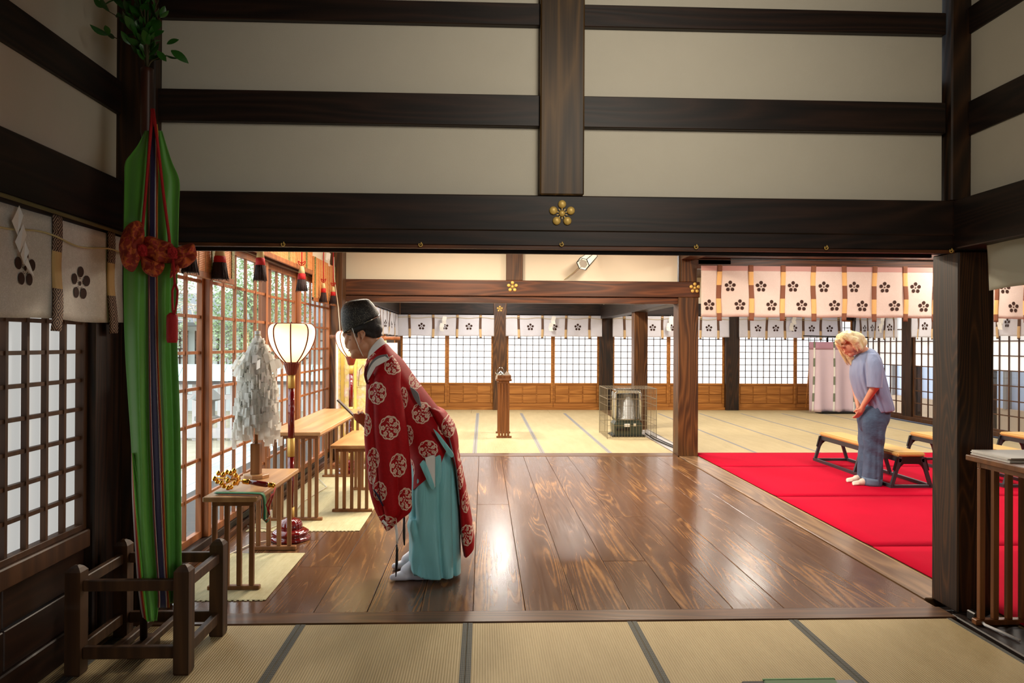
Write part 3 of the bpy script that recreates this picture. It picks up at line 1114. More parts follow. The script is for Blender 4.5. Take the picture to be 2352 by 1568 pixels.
cpx = lambda q: q / 2.673 + 760
rpx = lambda q: q / 2.897 + 1540
farcurtain(-1.9, .24, [cpx(q) for q in (483, 628, 776, 919)], [cpx(q) for q in (557, 700, 848)], 'leftmost white crested curtain on the far wall, behind the bowing priest')
farcurtain(.50, 2.66, [cpx(q) for q in (1153, 1298, 1443, 1588)], [cpx(q) for q in (1225, 1370, 1516)], 'white crested curtain on the far wall above the slatted stand and kettle')
farcurtain(2.9, 5.55, [cpx(q) for q in (1803, 2035)] + [1649 - 20 - 20, rpx(318)], [cpx(q) for q in (1975, 2090)] + [rpx(256)], 'white crested curtain on the far wall behind the red-brown pillar')
farcurtain(5.78, 8.15, [rpx(q) for q in (520, 640, 762, 881, 1001, 1118)], [rpx(q) for q in (581, 701, 820, 940, 1059)], 'white crested curtain on the far wall under the long rose curtain')
for (ya, yb), lab, ss, cc in (((10.15, 12.0), 'white crested curtain at the far right seen beyond the dark post', (.3, .8, 1.35), (.55, 1.08)),
                              ((12.4, 14.1), 'white crested curtain right of the small right-hand pillar', (.25, .65, 1.05, 1.45), (.45, .86, 1.25)),
                              ((14.6, 16.25), 'white crested curtain on the side wall above the bowing woman', (.2, .5, .85, 1.2, 1.5), (.35, .68, 1.02, 1.35))):
    cloth_curtain('white_curtain', lab, (XE - .06, yb), (XE - .06, ya), (-1, 0), 2.125, 1.655, M['curtain_white'], ss, [(u, 1.865) for u in cc], M['strap_small'], .055, .082,
                  group='white crest curtains on the side wall', strapdrop=.045, amp=.02, seed=ya, cord=2.06)
cloth_curtain('white_curtain', 'white strapped curtain on the left rear wall, seen edge-on behind the hat', (XL + .06, 16.2), (XL + .06, 10.4), (1, 0), 2.125, 1.66, M['curtain_white'],
              [.3 + .5 * k for k in range(11)], [(.55 + .5 * k, 1.865) for k in range(11)], M['strap_small'], .055, .08, seed=9, amp=.02)


def shide(p, w, h, label, nrm=(0, -1, 0), name='paper_streamer', tilt=.3):
    """zigzag folded paper hanging from a rope"""
    n = Vector(nrm)
    s = n.cross(Vector((0, 0, 1))).normalized()
    o = root(name, label, 'paper streamer', p)
    mb = MB()
    z = 0.0
    x = 0.0
    hh = h / 4
    for k in range(4):
        dx = w * .35 * (1 if k % 2 == 0 else -1)
        a, b = Vector(p) + s * (x - w * .5) + n * (.012 * (k % 2)), Vector(p) + s * (x + w * .5) + n * (.012 * ((k + 1) % 2))
        lo = Vector((0, 0, -hh * 1.15)) + s * dx * .6
        mb.quad(a + Vector((0, 0, z)), b + Vector((0, 0, z + hh * .15)), b + lo + Vector((0, 0, z)), a + lo + Vector((0, 0, z - hh * .2)))
        x += w * .30
        z -= hh
    q = mb.build('folded_paper', M['paper'], o)
    solid(q, .001)
    MB().tube([Vector(p) + Vector((0, 0, .03)), Vector(p)], .003, 5).build('twist', M['paper'], o)
    return o


for px, lab in ((cpx(700), 'white zigzag paper streamer on the far curtain nearest the priest'), (cpx(1370), 'white zigzag paper streamer on the far curtain left of the gas heater'),
                (cpx(2092), 'white zigzag paper streamer on the far curtain just left of the red-brown pillar'), (rpx(826), 'white zigzag paper streamer on the far curtain above the amber boards')):
    shide(at(px, 727, Y=16.22), .09, .30, lab)
for y_, lab in ((14.95, 'white zigzag paper streamer on the side wall curtain over the woman'), (12.8, 'white zigzag paper streamer just left of the dark post'), (11.4, 'white zigzag paper streamer just right of the dark post')):
    shide((XE - .16, y_, 2.10), .12, .32, lab, (-1, 0, 0))
p = at(42, 476, X=XL + .075)
o = root('paper_streamer', 'large white zigzag paper streamer hanging on the left ivory curtain', 'paper streamer', p)
mb = MB()
for k, (px, py) in enumerate(((42, 515), (50, 552), (57, 590), (66, 624))):
    D = (((44, 472), (53, 495), (40, 540), (27, 508)), ((53, 514), (61, 540), (45, 580), (34, 555)), ((57, 553), (67, 577), (55, 607), (47, 584)), ((62, 590), (79, 636), (66, 622), (57, 606)))[k]
    mb.quad(*[at(a, b, X=XL + .075 + .012 * ((q + k) % 2)) for q, (a, b) in enumerate(D)])
solid(mb.build('folded_paper', M['paper'], o), .001)
MB().tube([p, p + Vector((0, 0, -.03))], .003, 5).build('twist', M['paper'], o)
p = at(755, 582, Y=9.0)
shide(p, .05, .27, 'narrow white zigzag paper streamer beside the last tassels of the reed blind')

# ------------------------------------------------------------------ reed blinds and tassels on the hall's left side
XM = XL + .05


def blind(y0, y1, zt, zb, label, straps):
    b = root('reed_blind', label, 'reed blind', (XM, (y0 + y1) / 2, zb))
    bx('reed_sheet', XM - .006, XM + .006, y0, y1, zb, zt, M['misu'], b)
    for s in straps: bx('brocade_border', XM + .006, XM + .012, s - .03, s + .03, zb - .005, zt, M['brocade_green'], b)
    bx('hem_rod', XM - .01, XM + .014, y0, y1, zb - .015, zb + .03, M['sash'], b, .004)
    for k in range(int((y1 - y0) / .12)):
        MB().tube([(XM + .008, y0 + .06 + k * .12, zt), (XM + .008, y0 + .06 + k * .12, zb + .03)], .0018, 4).build('binding_thread', M['creamcord'], b)
    return b


blind(4.28, 5.62, 2.46, 1.945, 'orange reed blind with green brocade border behind the near black tassel', [4.4, 5.2, 5.6])
blind(5.66, 8.18, 2.6, 2.262, 'rolled-up orange reed blind above the middle lattice doors', [6.4, 7.2, 7.9])
blind(8.22, 9.44, 2.46, 1.975, 'orange reed blind in the rear corner with two hanging tassels', [8.3, 9.38])


def tassel(px, y_top, y_red, y_blk, y_end, wpx, X, label, cord=False):
    p = at(px, y_red, X=X)
    sc = p.y / FPX
    z = lambda py: at(px, py, X=X).z
    R = wpx * sc / 2
    o = root('tassel', label, 'tassel', (p.x, p.y, z(y_end)), 'hanging tassels of the reed blinds')
    MB().lathe((p.x, p.y, 0), [(R * .25, z(y_top)), (R * .42, z(y_top) - .01), (R * .62, z(y_red))], 20).build('cream_cap', M['creamcord'], o, True)
    MB().lathe((p.x, p.y, 0), [(R * .62, z(y_red)), (R * .70, z(y_red) - .008), (R * .76, z(y_blk))], 20).build('red_band', M['redpatch'], o, True)
    mb = MB()
    rr = random.Random(int(px))
    mb.lathe((p.x, p.y, 0), [(R * .74, z(y_blk)), (R * .88, (z(y_blk) + z(y_end)) / 2), (R * .98, z(y_end) + .006), (R * .5, z(y_end) + .003)], 26, 13, .12)
    for k in range(60):
        a = rr.random() * 6.28
        c = Vector((p.x + R * .7 * math.cos(a), p.y + R * .7 * math.sin(a), z(y_blk)))
        e = Vector((p.x + R * (1.02 + rr.random() * .12) * math.cos(a + .1), p.y + R * 1.05 * math.sin(a + .1), z(y_end) + rr.uniform(-.012, .01)))
        mb.tube([c, (c + e) / 2 + Vector((0, 0, 0)), e], .0016, 3)
    mb.build('dark_fringe', M['black_fibre'], o, True)
    if cord:
        q = Vector((p.x, p.y, z(y_top)))
        t = Vector((p.x, p.y, z(cord)))
        m = MB().tube([t, q], .006, 6)
        for s in (-1, 1):
            m.tube([q + Vector((s * R * (.2 + .5 * math.sin(k * .6)), 0, .01 + .03 * math.sin(k * .5) ** 2 + k * .003)) for k in range(7)], .005, 5)
        m.build('red_cord', M['redcord'], o, True)
    return o


tassel(505, 556, 588, 603, 642, 36, XM + .06, 'nearest and largest black and red tassel before the reed blind')
tassel(598, 560, 592, 609, 645, 28, XM + .06, 'second black and red tassel from the left on the glazed side')
tassel(693, 611, 628, 642, 669, 24, XM + .06, 'middle tassel on a red cord near the lantern top', 575)
tassel(743, 650, 662, 672, 694, 15.5, XM + .06, 'upper of two rear corner tassels on red cords', 575)
tassel(765, 658, 670, 679, 698, 15.5, XM + .06, 'last tassel, lowest in the rear corner beside the plaster', 575)
tassel(437, 560, 585, 592, 627, 34, XM + .08, 'dark tassel half hidden behind the brocade bow')


# ------------------------------------------------------------------ slatted offering tables
def slat_table(name, label, x0, x1, y0, y1, h, ns, boards=1, tm='table', sm='slat', over=.07, group=None, sw=.028, foot=.012, tth=.03, ystep=None):
    t = root(name, label, 'table', ((x0 + x1) / 2, (y0 + y1) / 2, 0), group)
    bw = (x1 - x0) / boards
    for k in range(boards):
        bx('tabletop_board', x0 + k * bw + .0008, x0 + (k + 1) * bw - .0008, y0, y1, h - tth, h, M[tm], t, .004)
    lx0, lx1 = x0 + .035, x1 - .035
    for y in (y0 + over, y1 - over):
        bx('cross_rail', lx0, lx1, y - sw * .55, y + sw * .55, h - tth - .035, h - tth, M[sm], t, .003)
        bx('foot_rail', lx0 - foot * 2, lx1 + foot * 3, y - sw * .7, y + sw * .7, 0, .03, M[sm], t, .004)
        for k in range(ns):
            x = lx0 + sw / 2 + (lx1 - lx0 - sw) * k / (ns - 1)
            bx('slat', x - sw / 2, x + sw / 2, y - sw / 2, y + sw / 2, .03, h - tth - .035, M[sm], t, .003)
    for x in (lx0 + .012, lx1 - .012): bx('side_rail', x - .01, x + .01, y0 + over, y1 - over, h - tth - .03, h - tth, M[sm], t)
    return t


slat_table('offering_table', 'low narrow slatted wood table carrying the paper wand and the bells', -1.665, -1.345, 4.42, 5.42, .575, 4)
slat_table('offering_table', 'tallest pale slatted table behind the near lantern, top of two boards', -1.79, -1.345, 6.12, 8.3, .755, 7, 2, over=.09)
slat_table('offering_table', 'small low slatted table next to the priest, right of the tall table', -1.335, -.975, 6.45, 7.55, .60, 5)
# stand with kettle in the rear room
slat_table('slatted_stand', 'tall narrow slatted wooden stand in the tatami room holding a kettle', .205, .455, 11.55, 12.25, .935, 4, tm='slat_dark', sm='slat_dark', over=.05, tth=.035, sw=.036)
# table at the right front
slat_table('slatted_table', 'tall brown slatted table at the right edge in front of the dark post', 2.635, 3.04, 2.75, 3.90, .905, 5, tm='slat_dark', sm='slat_dark', over=.06, sw=.03)

# straw mats
for x0, x1, y0, y1, lab in ((-1.86, -1.255, 4.30, 5.25, 'small pale straw mat under the low table with bells'), (-1.87, -.975, 5.86, 8.7, 'long pale straw mat under the tall table and small table')):
    t = root('straw_mat', lab, 'mat', ((x0 + x1) / 2, (y0 + y1) / 2, 0))
    bx('woven_sheet', x0, x1, y0, y1, .001, .006, M['strawmat'], t, .002)
    n = int((x1 - x0) / .03)
    mb = MB()
    for k in range(n):
        for y, s in ((y0, -1),):
            mb.box(x0 + k * .03 + .004, x0 + k * .03 + .02, y - .006 * (1 + (k % 3) * .5), y, .001, .004)
    mb.build('frayed_edge', M['strawmat'], t, kind='stuff')

# ------------------------------------------------------------------ papers and leaf on the right table
t = root('paper_stack', 'stack of white papers on the right-hand slatted table', 'papers', (2.80, 3.72, .905))
for k in range(4):
    bx('sheet', 2.665 + .006 * (k % 2), 2.99, 3.60 + .008 * (k % 3), 3.90, .905 + k * .0065, .911 + k * .0065, M['paper'], t, .001)


def leaf_mesh(l, w, mat, curl=.25):
    P = []
    for i in range(7):
        t_ = i / 6
        hw = w / 2 * math.sin(math.pi * min(1, t_ * .96 + .03)) ** .8
        P.append([Vector((t_ * l, s * hw, -curl * l * t_ * t_ * .5 + abs(s) * hw * .25)) for s in (-1, 0, 1)])
    return grid_mesh('leaf', P, mat)


LEAF = [leaf_mesh(.075, .036, M['leaf'], .3), leaf_mesh(.06, .030, M['leaf'], .1), leaf_mesh(.09, .040, M['leaf'], .5)]


def leaf(parent, p, d, roll=0, s=1.0, m=None):
    d = Vector(d).normalized()
    q = d.to_track_quat('X', 'Z').to_matrix().to_4x4() @ Matrix.Rotation(roll, 4, 'X')
    o = bpy.data.objects.new('leaf', m or rng.choice(LEAF))
    COL.objects.link(o)
    o.parent = parent
    o.matrix_local = Matrix.Translation(Vector(p) - PL[parent.name]) @ q @ Matrix.Scale(s, 4)
    return o


t = root('leafy_sprig', 'small sprig of dark green leaves on the right-hand table', 'sprig', (2.80, 3.50, .91))
MB().tube([(2.70, 3.42, .915), (2.78, 3.45, .935), (2.9, 3.5, .93)], .003, 5).build('stem', M['bark'], t, True)
for k in range(12):
    a = k * 1.9
    leaf(t, (2.70 + k * .016, 3.42 + k * .006, .925), (math.cos(a), math.sin(a) * .8, .25 + .1 * math.sin(k)), a, .9)

# ------------------------------------------------------------------ bonbori lanterns
def lantern(name, label, c, s=1.0, group=None):
    o = root(name, label, 'floor lantern', c, group)
    c = Vector(c)
    H = lambda z: z * s
    g = lambda prof: [(r * s, z * s) for r, z in prof]
    base = MB().lathe(c, g([(.06, .0), (.142, .0), (.148, .012), (.142, .026), (.128, .034), (.128, .044), (.136, .052), (.13, .066), (.112, .078), (.09, .088)]), 64, 10, .045)
    base.build('base_plate', M['lacquer'], o, True)
    MB().lathe(c, g([(.088, .082), (.086, .11), (.078, .135), (.06, .152), (.034, .162), (.026, .166)]), 64, 18, .055).build('base_dome', M['lacquer'], o, True)
    for za, zb, m in ((.160, .245, 'gold'), (.245, .63, 'lacquer'), (.63, .77, 'gold'), (.77, 1.15, 'lacquer'), (1.15, 1.255, 'gold')):
        MB().lathe(c, g([(.0245 if m == 'gold' else .0225, za), (.0245 if m == 'gold' else .0225, zb)]), 24, 6, .22).build('gilt_section' if m == 'gold' else 'pole_section', M[m], o, True)
    MB().lathe(c, g([(.028, 1.25), (.036, 1.258), (.044, 1.29), (.058, 1.335), (.062, 1.345), (.05, 1.345)]), 60, 20, .09).build('fluted_cup', M['lacquer_brown'], o, True)
    prof = [(.052, 1.345), (.092, 1.385), (.132, 1.44), (.159, 1.50), (.171, 1.555), (.170, 1.60), (.154, 1.628), (.130, 1.638), (.06, 1.628)]
    P = catmull([(r * s, z * s) for r, z in prof], 24)
    MB().lathe(c, [tuple(q) for q in P], 64).build('paper_shade', M['shade'], o, True)
    for k in range(8):
        a = k * math.pi / 4 + .2
        pts = [c + Vector(((r + .003) * math.cos(a), (r + .003) * math.sin(a), z)) for r, z in P]
        MB().tube(pts, .0055 * s, 6).build('shade_rib', M['lacquer_brown'], o, True)
    ring = MB()
    for r, z in ((.130, 1.640), (.053, 1.346)):
        ring.tube([c + Vector((r * s * math.cos(t_ * .2618), r * s * math.sin(t_ * .2618), z * s)) for t_ in range(25)], .005 * s, 6)
    ring.build('shade_ring', M['lacquer_brown'], o, True)
    MB().lathe(c, g([(.02, 1.56), (.02, 1.60), (.008, 1.61), (.008, 1.650), (.004, 1.655)]), 12).build('finial', M['lacquer_brown'], o, True)
    l = bpy.data.lights.new('lantern_bulb', 'POINT')
    l.energy = 10
    l.color = (1, .72, .40)
    l.shadow_soft_size = .16
    q = bpy.data.objects.new('lantern_bulb', l)
    COL.objects.link(q)
    q.parent = o
    q.location = (0, 0, 1.50 * s)
    return o


L1 = lantern('lantern', 'near glowing paper lantern on a red and gold pole, lobed base', (-1.457, 5.63, .0), 1.0)
lantern('lantern', 'far glowing paper lantern half hidden behind the priest\'s face', (-1.50, 8.38, .006), .99)
MB().tube([(-1.60, 5.55, .012), (-1.70, 5.5, .008), (-1.78, 5.2, .008), (-1.86, 4.9, .008), (-1.88, 4.5, .02)], .005, 6).build('power_cable', M['cream_plastic'], L1, True)
t = root('floor_cable', 'white cable curling on the floor beneath the tall pale table', 'cable', (-1.7, 6.2, .01))
MB().tube([(-1.9, 6.0, .012), (-1.7, 5.9, .01), (-1.62, 6.2, .012), (-1.68, 6.9, .012), (-1.6, 7.6, .012), (-1.86, 8.2, .03)], .005, 6).build('cable_run', M['cream_plastic'], t, True)

# ------------------------------------------------------------------ purification wand on its block
o = root('paper_wand', 'upright purification wand with hundreds of white paper strips on a wood block', 'paper wand', (-1.545, 5.06, .575))
cx, cy = -1.545, 5.06
MB().lathe((cx, cy, .575), [(.08, 0), (.088, .002), (.088, .022), (.084, .026)], 8).build('octagonal_base', M['table'], o)
bx('socket_block', cx - .031, cx + .031, cy - .031, cy + .031, .60, .808, M['slat'], o, .003)
MB().tube([(cx, cy, .80), (cx + .003, cy, 1.2), (cx + .004, cy, 1.52)], .011, 10).build('wooden_rod', M['slat'], o, True)
MB().tube([(cx + .004, cy, 1.46), (cx + .004, cy, 1.575)], .02, 12).build('paper_wrapping', M['paper'], o, True)
for z in (1.51, 1.548): MB().lathe((cx + .004, cy, z), [(.021, -.003), (.024, 0), (.021, .003)], 16).build('binding_ring', M['creamcord'], o, True)


def strip_mesh(L, w, bend, tw):
    # a zigzag of small square paper leaves, each cocked its own way
    V, F = [], []
    n = max(4, int(L / .048))
    q_ = random.Random(int(L * 1000))
    for i in range(n):
        t_ = (i + .5) / n
        out = .078 * (t_ ** .55) + bend * math.sin(t_ * 3.0) * .02
        zz = -L * t_ + .02
        a = tw * t_ + q_.uniform(-.7, .7)
        tilt = q_.uniform(-.35, .55)
        side = (.012 if i % 2 else -.012)
        ux, uy = math.sin(a), math.cos(a)
        for sx, sz in ((-1, 1), (1, 1), (1, -1), (-1, -1)):
            V.append(Vector((out + sx * w * .5 * ux + sz * .016 * -tilt, side + sx * w * .5 * uy, zz + sz * L / n * .62)))
        F.append((4 * i, 4 * i + 1, 4 * i + 2, 4 * i + 3))
        if i: F.append((4 * i - 1, 4 * i - 2, 4 * i + 1, 4 * i))
    return mesh_from('paper_strip', V, F, M['washi'])


SM = [strip_mesh(.30 + .05 * k, .036, (-1) ** k * .6, .5 * (k - 2)) for k in range(5)] + [strip_mesh(.22, .034, 0, .6), strip_mesh(.3, .026, 1, -.9)]
rr = random.Random(11)
for k in range(250):
    lev = rr.random()
    z = 1.50 - lev * .26
    a = rr.random() * 6.283
    r0 = .012 + .035 * lev
    q = bpy.data.objects.new('paper_strip', rr.choice(SM) if lev < .7 else rr.choice(SM[:5]))
    COL.objects.link(q)
    q.parent = o
    q.matrix_local = (Matrix.Translation((.004 + r0 * math.cos(a), r0 * math.sin(a), z - .575)) @ Matrix.Rotation(a, 4, 'Z') @ Matrix.Rotation(rr.uniform(-.10, .12), 4, 'Y')
                      @ Matrix.Rotation(rr.uniform(-.5, .5), 4, 'Z'))
for k in range(26):
    a = rr.random() * 6.283
    q = bpy.data.objects.new('paper_strip', SM[5])
    COL.objects.link(q)
    q.parent = o
    q.matrix_local = Matrix.Translation((.004, 0, rr.uniform(1.42, 1.51) - .575)) @ Matrix.Rotation(a, 4, 'Z') @ Matrix.Rotation(rr.uniform(-.75, -.2), 4, 'Y')

# ------------------------------------------------------------------ kagura bells with ribbons on the low table
o = root('hand_bells', 'golden hand bells with a red handle lying on the low table', 'bells', (-1.6, 4.60, .575))
A, B = Vector((-1.655, 4.63, .655)), Vector((-1.285, 4.60, .607))
d = (B - A).normalized()
MB().tube([A + d * -.02, A + d * .17], .004, 8).build('brass_shaft', M['goldbell'], o, True)
hb = A + d * .165
MB().lathe(hb, [(.011, 0), (.017, .006), (.016, .04), (.0145, .045)], 18, axis=d).build('upper_ferrule', M['goldbell'], o, True)
MB().lathe(hb, [(.0145, .045), (.0175, .10), (.0175, .15), (.014, .165)], 18, axis=d).build('red_grip', M['lacquer'], o, True)
MB().lathe(hb, [(.014, .163), (.0165, .17), (.016, .2), (.006, .208)], 18, axis=d).build('lower_ferrule', M['goldbell'], o, True)
MB().lathe(A + d * .135, [(.0015, 0), (.032, .001), (.032, .003), (.0015, .004)], 24, axis=d).build('guard_disc', M['goldbell'], o, True)
u, w, _ = basis(d)
bell = MB().lathe((0, 0, 0), [(.001, -.014), (.010, -.0115), (.0135, -.003), (.0145, 0), (.0135, .003), (.011, .010), (.004, .0145), (.003, .019)], 16).mesh('bell', M['goldbell'], smooth=True)
for tier, (s_, R, n) in enumerate(((.0, .03, 3), (.05, .045, 5), (.095, .058, 7))):
    cc = A + d * s_
    sp = MB()
    for k in range(n):
        a = 2 * math.pi * k / n + tier * .4
        v = u * math.cos(a) + w * math.sin(a)
        e = cc + v * R
        if e.z < .597: e.z = .597
        sp.tube([cc, cc + v * R * .6, e], .0018, 5)
        link('bell', bell, o, e + Vector((0, 0, -.004)))
    sp.build('bell_wires', M['goldbell'], o, True)
rib = root('ribbon', 'folded green and multicoloured ribbon draped over the low table edge', 'ribbon', (-1.45, 4.47, .575))
cols = [((34, 120, 72), 'green_ribbon'), ((60, 54, 96), 'navy_ribbon'), ((226, 178, 60), 'yellow_ribbon'), ((190, 40, 40), 'red_ribbon'), ((232, 226, 220), 'white_ribbon')]
for k, (c, nm) in enumerate(cols):
    m = flat(nm, c, .55, bump=.1, bscale=60)
    h = .0022 * (5 - k)
    run = [Vector((-1.62 + .01 * k, 4.50 - .002 * k, .576 + h)), Vector((-1.50, 4.49 - .003 * k, .577 + h)), Vector((-1.37, 4.475 - .003 * k, .577 + h)),
           Vector((-1.33 + .002 * (4 - k), 4.475, .570 + h * .6)), Vector((-1.322 + .003 * (4 - k), 4.475, .50)), Vector((-1.325 + .004 * (4 - k), 4.47, .44 + .004 * k)),
           Vector((-1.312 + .004 * (4 - k), 4.47, .415 + .004 * k)), Vector((-1.285 - .002 * (4 - k), 4.475, .43 + .004 * k)), Vector((-1.283 - .003 * (4 - k), 4.49, .48))]
    pts = catmull([tuple(q) for q in run], 40)
    P = [[Vector(q) + Vector((0, s * .022, 0)) for s in (-1, 0, 1)] for q in pts]
    oo = PL[rib.name]
    solid(link('ribbon_strip', grid_mesh('ribbon', [[q - oo for q in r] for r in P], m), rib, oo), .0016, 0)
MB().tube([(-1.28, 4.58, .60), (-1.27, 4.5, .57), (-1.29, 4.47, .50), (-1.28, 4.46, .46), (-1.30, 4.46, .52), (-1.275, 4.5, .58)], .004, 6).build('orange_cord', M['redcord'], rib, True)

# ------------------------------------------------------------------ kettle, tray, folded paper on the slatted stand
Z0 = .935
o = root('wooden_tray', 'small square wooden tray on top of the tall slatted stand', 'tray', (.33, 11.75, Z0))
bx('tray_base', .225, .445, 11.60, 11.90, Z0, Z0 + .012, M['slat'], o, .002)
for a in ((.225, .445, 11.60, 11.612), (.225, .445, 11.888, 11.90), (.225, .237, 11.61, 11.89), (.433, .445, 11.61, 11.89)):
    bx('tray_side', *a, Z0 + .012, Z0 + .055, M['slat'], o, .002)
o = root('kettle', 'small silver kettle with a round handle on the tall slatted stand', 'kettle', (.28, 11.70, Z0 + .012))
MB().lathe((.28, 11.70, Z0 + .012), [(.04, 0), (.058, .02), (.062, .05), (.052, .08), (.03, .092), (.03, .098), (.012, .104), (.008, .115)], 28).build('kettle_body', M['steel'], o, True)
MB().tube([(.28 + .055 * math.cos(t_), 11.70, Z0 + .10 + .075 * math.sin(t_)) for t_ in [k * .2618 - .25 for k in range(14)]], .004, 6).build('kettle_handle', M['steel'], o, True)
MB().tube([(.235, 11.70, Z0 + .05), (.205, 11.70, Z0 + .08), (.198, 11.70, Z0 + .10)], [.012, .009, .007], 8).build('spout', M['steel'], o, True)
o = root('folded_paper', 'white folded paper standing beside the kettle', 'paper', (.38, 11.70, Z0 + .055))
mb = MB().prism([(.32, Z0 + .04), (.375, Z0 + .125), (.385, Z0 + .11), (.44, Z0 + .06), (.44, Z0 + .04)], 11.66, 11.67)
mb.build('front_sheet', M['paper'], o)
MB().prism([(.33, Z0 + .04), (.41, Z0 + .11), (.44, Z0 + .04)], 11.70, 11.706).build('rear_sheet', M['paper'], o)
MB().prism([(.195, Z0 - .03), (.20, Z0 + .05), (.23, Z0 + .06), (.225, Z0 + .0)], 11.59, 11.595).build('hanging_sheet', M['paper'], o)

# ------------------------------------------------------------------ gas heater in its cage
HX0, HX1, HY0, HY1 = 2.10, 2.60, 11.72, 12.10
green = flat('dark_green_enamel', (58, 66, 56), .35)
o = root('gas_heater', 'chrome and dark green gas heater inside a wire guard', 'heater', (2.35, 11.9, 0))
MB().rings([[(x, y, z) for x, y in ((HX0 + i, HY0 + i), (HX1 - i, HY0 + i), (HX1 - i, HY1 - i), (HX0 + i, HY1 - i))] for z, i in ((.0, .0), (.03, .0), (.035, .03), (.2, .02), (.26, .06), (.275, .1))]).build('base_tank', green, o)
bx('base_tray', HX0 - .02, HX1 + .02, HY0 - .02, HY1 + .02, .0, .02, M['black'], o, .004)
for x in (HX0 + .05, HX1 - .05):
    for y in (HY0 + .05, HY1 - .05): MB().tube([(x, y, .26), (x, y, .70), (x + (.03 if x < 2.3 else -.03), y, .735)], .018, 12).build('chrome_post', M['steel'], o, True)
MB().lathe((2.35, 11.93, 0), [(.17, .27), (.17, .285), (.155, .29), (.155, .68)], 28).build('burner_drum', M['reflect'], o, True)
bx('reflector', 2.19, 2.51, 11.98, 12.0, .29, .68, M['reflect'], o)
for x in (2.165, 2.535): bx('side_shield', x - .008, x + .008, 11.80, 12.05, .28, .70, M['reflect'], o, .003)
MB().rings([[(x, y, z) for x, y in ((HX0 + i, HY0 + i), (HX1 - i, HY0 + i), (HX1 - i, HY1 - i), (HX0 + i, HY1 - i))] for z, i in ((.70, .05), (.745, .04), (.765, .06), (.77, .1))]).build('top_plate', M['steel'], o)
for k in range(11):
    x = 2.215 + k * .027
    MB().tube([(x, 11.80, .62), (x, 11.79, .69)], .005, 6).build('grille_fin', M['black'], o)
g_ = MB()
for k in range(18): g_.box(2.20 + k * .0176, 2.2025 + k * .0176, 11.775, 11.778, .30, .66)
for k in range(14): g_.box(2.20, 2.50, 11.775, 11.778, .31 + k * .027, .3125 + k * .027)
g_.build('front_mesh', M['wire'], o, kind='stuff')
bx('control_dial', 2.28, 2.37, 11.71, 11.73, .16, .21, M['paper'], o, .004)
bx('data_label', 2.43, 2.47, 11.715, 11.73, .17, .215, M['cream_plastic'], o, .002)
bx('front_vent', 2.14, 2.36, 11.705, 11.715, .10, .14, M['black'], o, .003)
cg = root('wire_guard', 'rectangular wire guard cage standing around the heater', 'cage', (2.33, 11.8, 0))
gx0, gx1, gy0, gy1, gz = 1.96, 2.74, 11.45, 12.25, .79


def wirepanel(a0, a1, fixed, along):
    mb = MB()
    n = int((a1 - a0) / .045)
    for k in range(n + 1):
        q = a0 + (a1 - a0) * k / n
        for z0, z1 in ((.02, gz),):
            if along == 'x': mb.box(q - .0018, q + .0018, fixed - .0018, fixed + .0018, z0, z1)
            else: mb.box(fixed - .0018, fixed + .0018, q - .0018, q + .0018, z0, z1)
    for z in (.02, .21, .30, .52, .63, gz):
        t_ = .005 if z in (gz, .63) else .0025
        if along == 'x': mb.box(a0, a1, fixed - t_, fixed + t_, z - t_, z + t_)
        else: mb.box(fixed - t_, fixed + t_, a0, a1, z - t_, z + t_)
    return mb


wirepanel(gx0, gx1, gy0, 'x').build('front_wire_panel', M['wire'], cg)
wirepanel(gx0, gx1, gy1, 'x').build('rear_wire_panel', M['wire'], cg)
wirepanel(gy0, gy1, gx0, 'y').build('side_wire_panel', M['wire'], cg)
wirepanel(gy0, gy1, gx1, 'y').build('side_wire_panel', M['wire'], cg)
mb = MB()
for k in range(18): mb.box(gx0 + (gx1 - gx0) * k / 17 - .0018, gx0 + (gx1 - gx0) * k / 17 + .0018, gy0, gy1, gz - .002, gz + .002)
mb.build('top_wire_panel', M['wire'], cg)
for x in (gx0, gx1):
    for y in (gy0, gy1): MB().tube([(x, y, 0), (x, y, gz)], .005, 6).build('corner_rod', M['wire'], cg)
gp = root('gas_hose', 'black gas hose and metal pipe running along the whitish threshold', 'hose', (2.7, 10.8, .01))
MB().tube([(2.62, 11.7, .06), (2.66, 11.3, .02), (2.72, 10.6, .014), (2.76, 10.2, .014), (2.78, 10.02, .02)], .011, 8).build('hose', M['black'], gp, True)
MB().tube([(2.70, 11.7, .03), (2.76, 11.0, .014), (2.80, 10.4, .014), (2.81, 10.1, .018)], .008, 8).build('thin_hose', M['black'], gp, True)
MB().lathe((2.775, 10.08, .0), [(.02, .003), (.034, .01), (.034, .045), (.02, .06)], 16).build('gas_valve', M['black'], gp, True)
bx('metal_cover', 2.645, 2.86, 9.99, 12.6, .002, .006, flat('brushed_threshold_metal', (196, 190, 184), .3, .3), gp, .001)

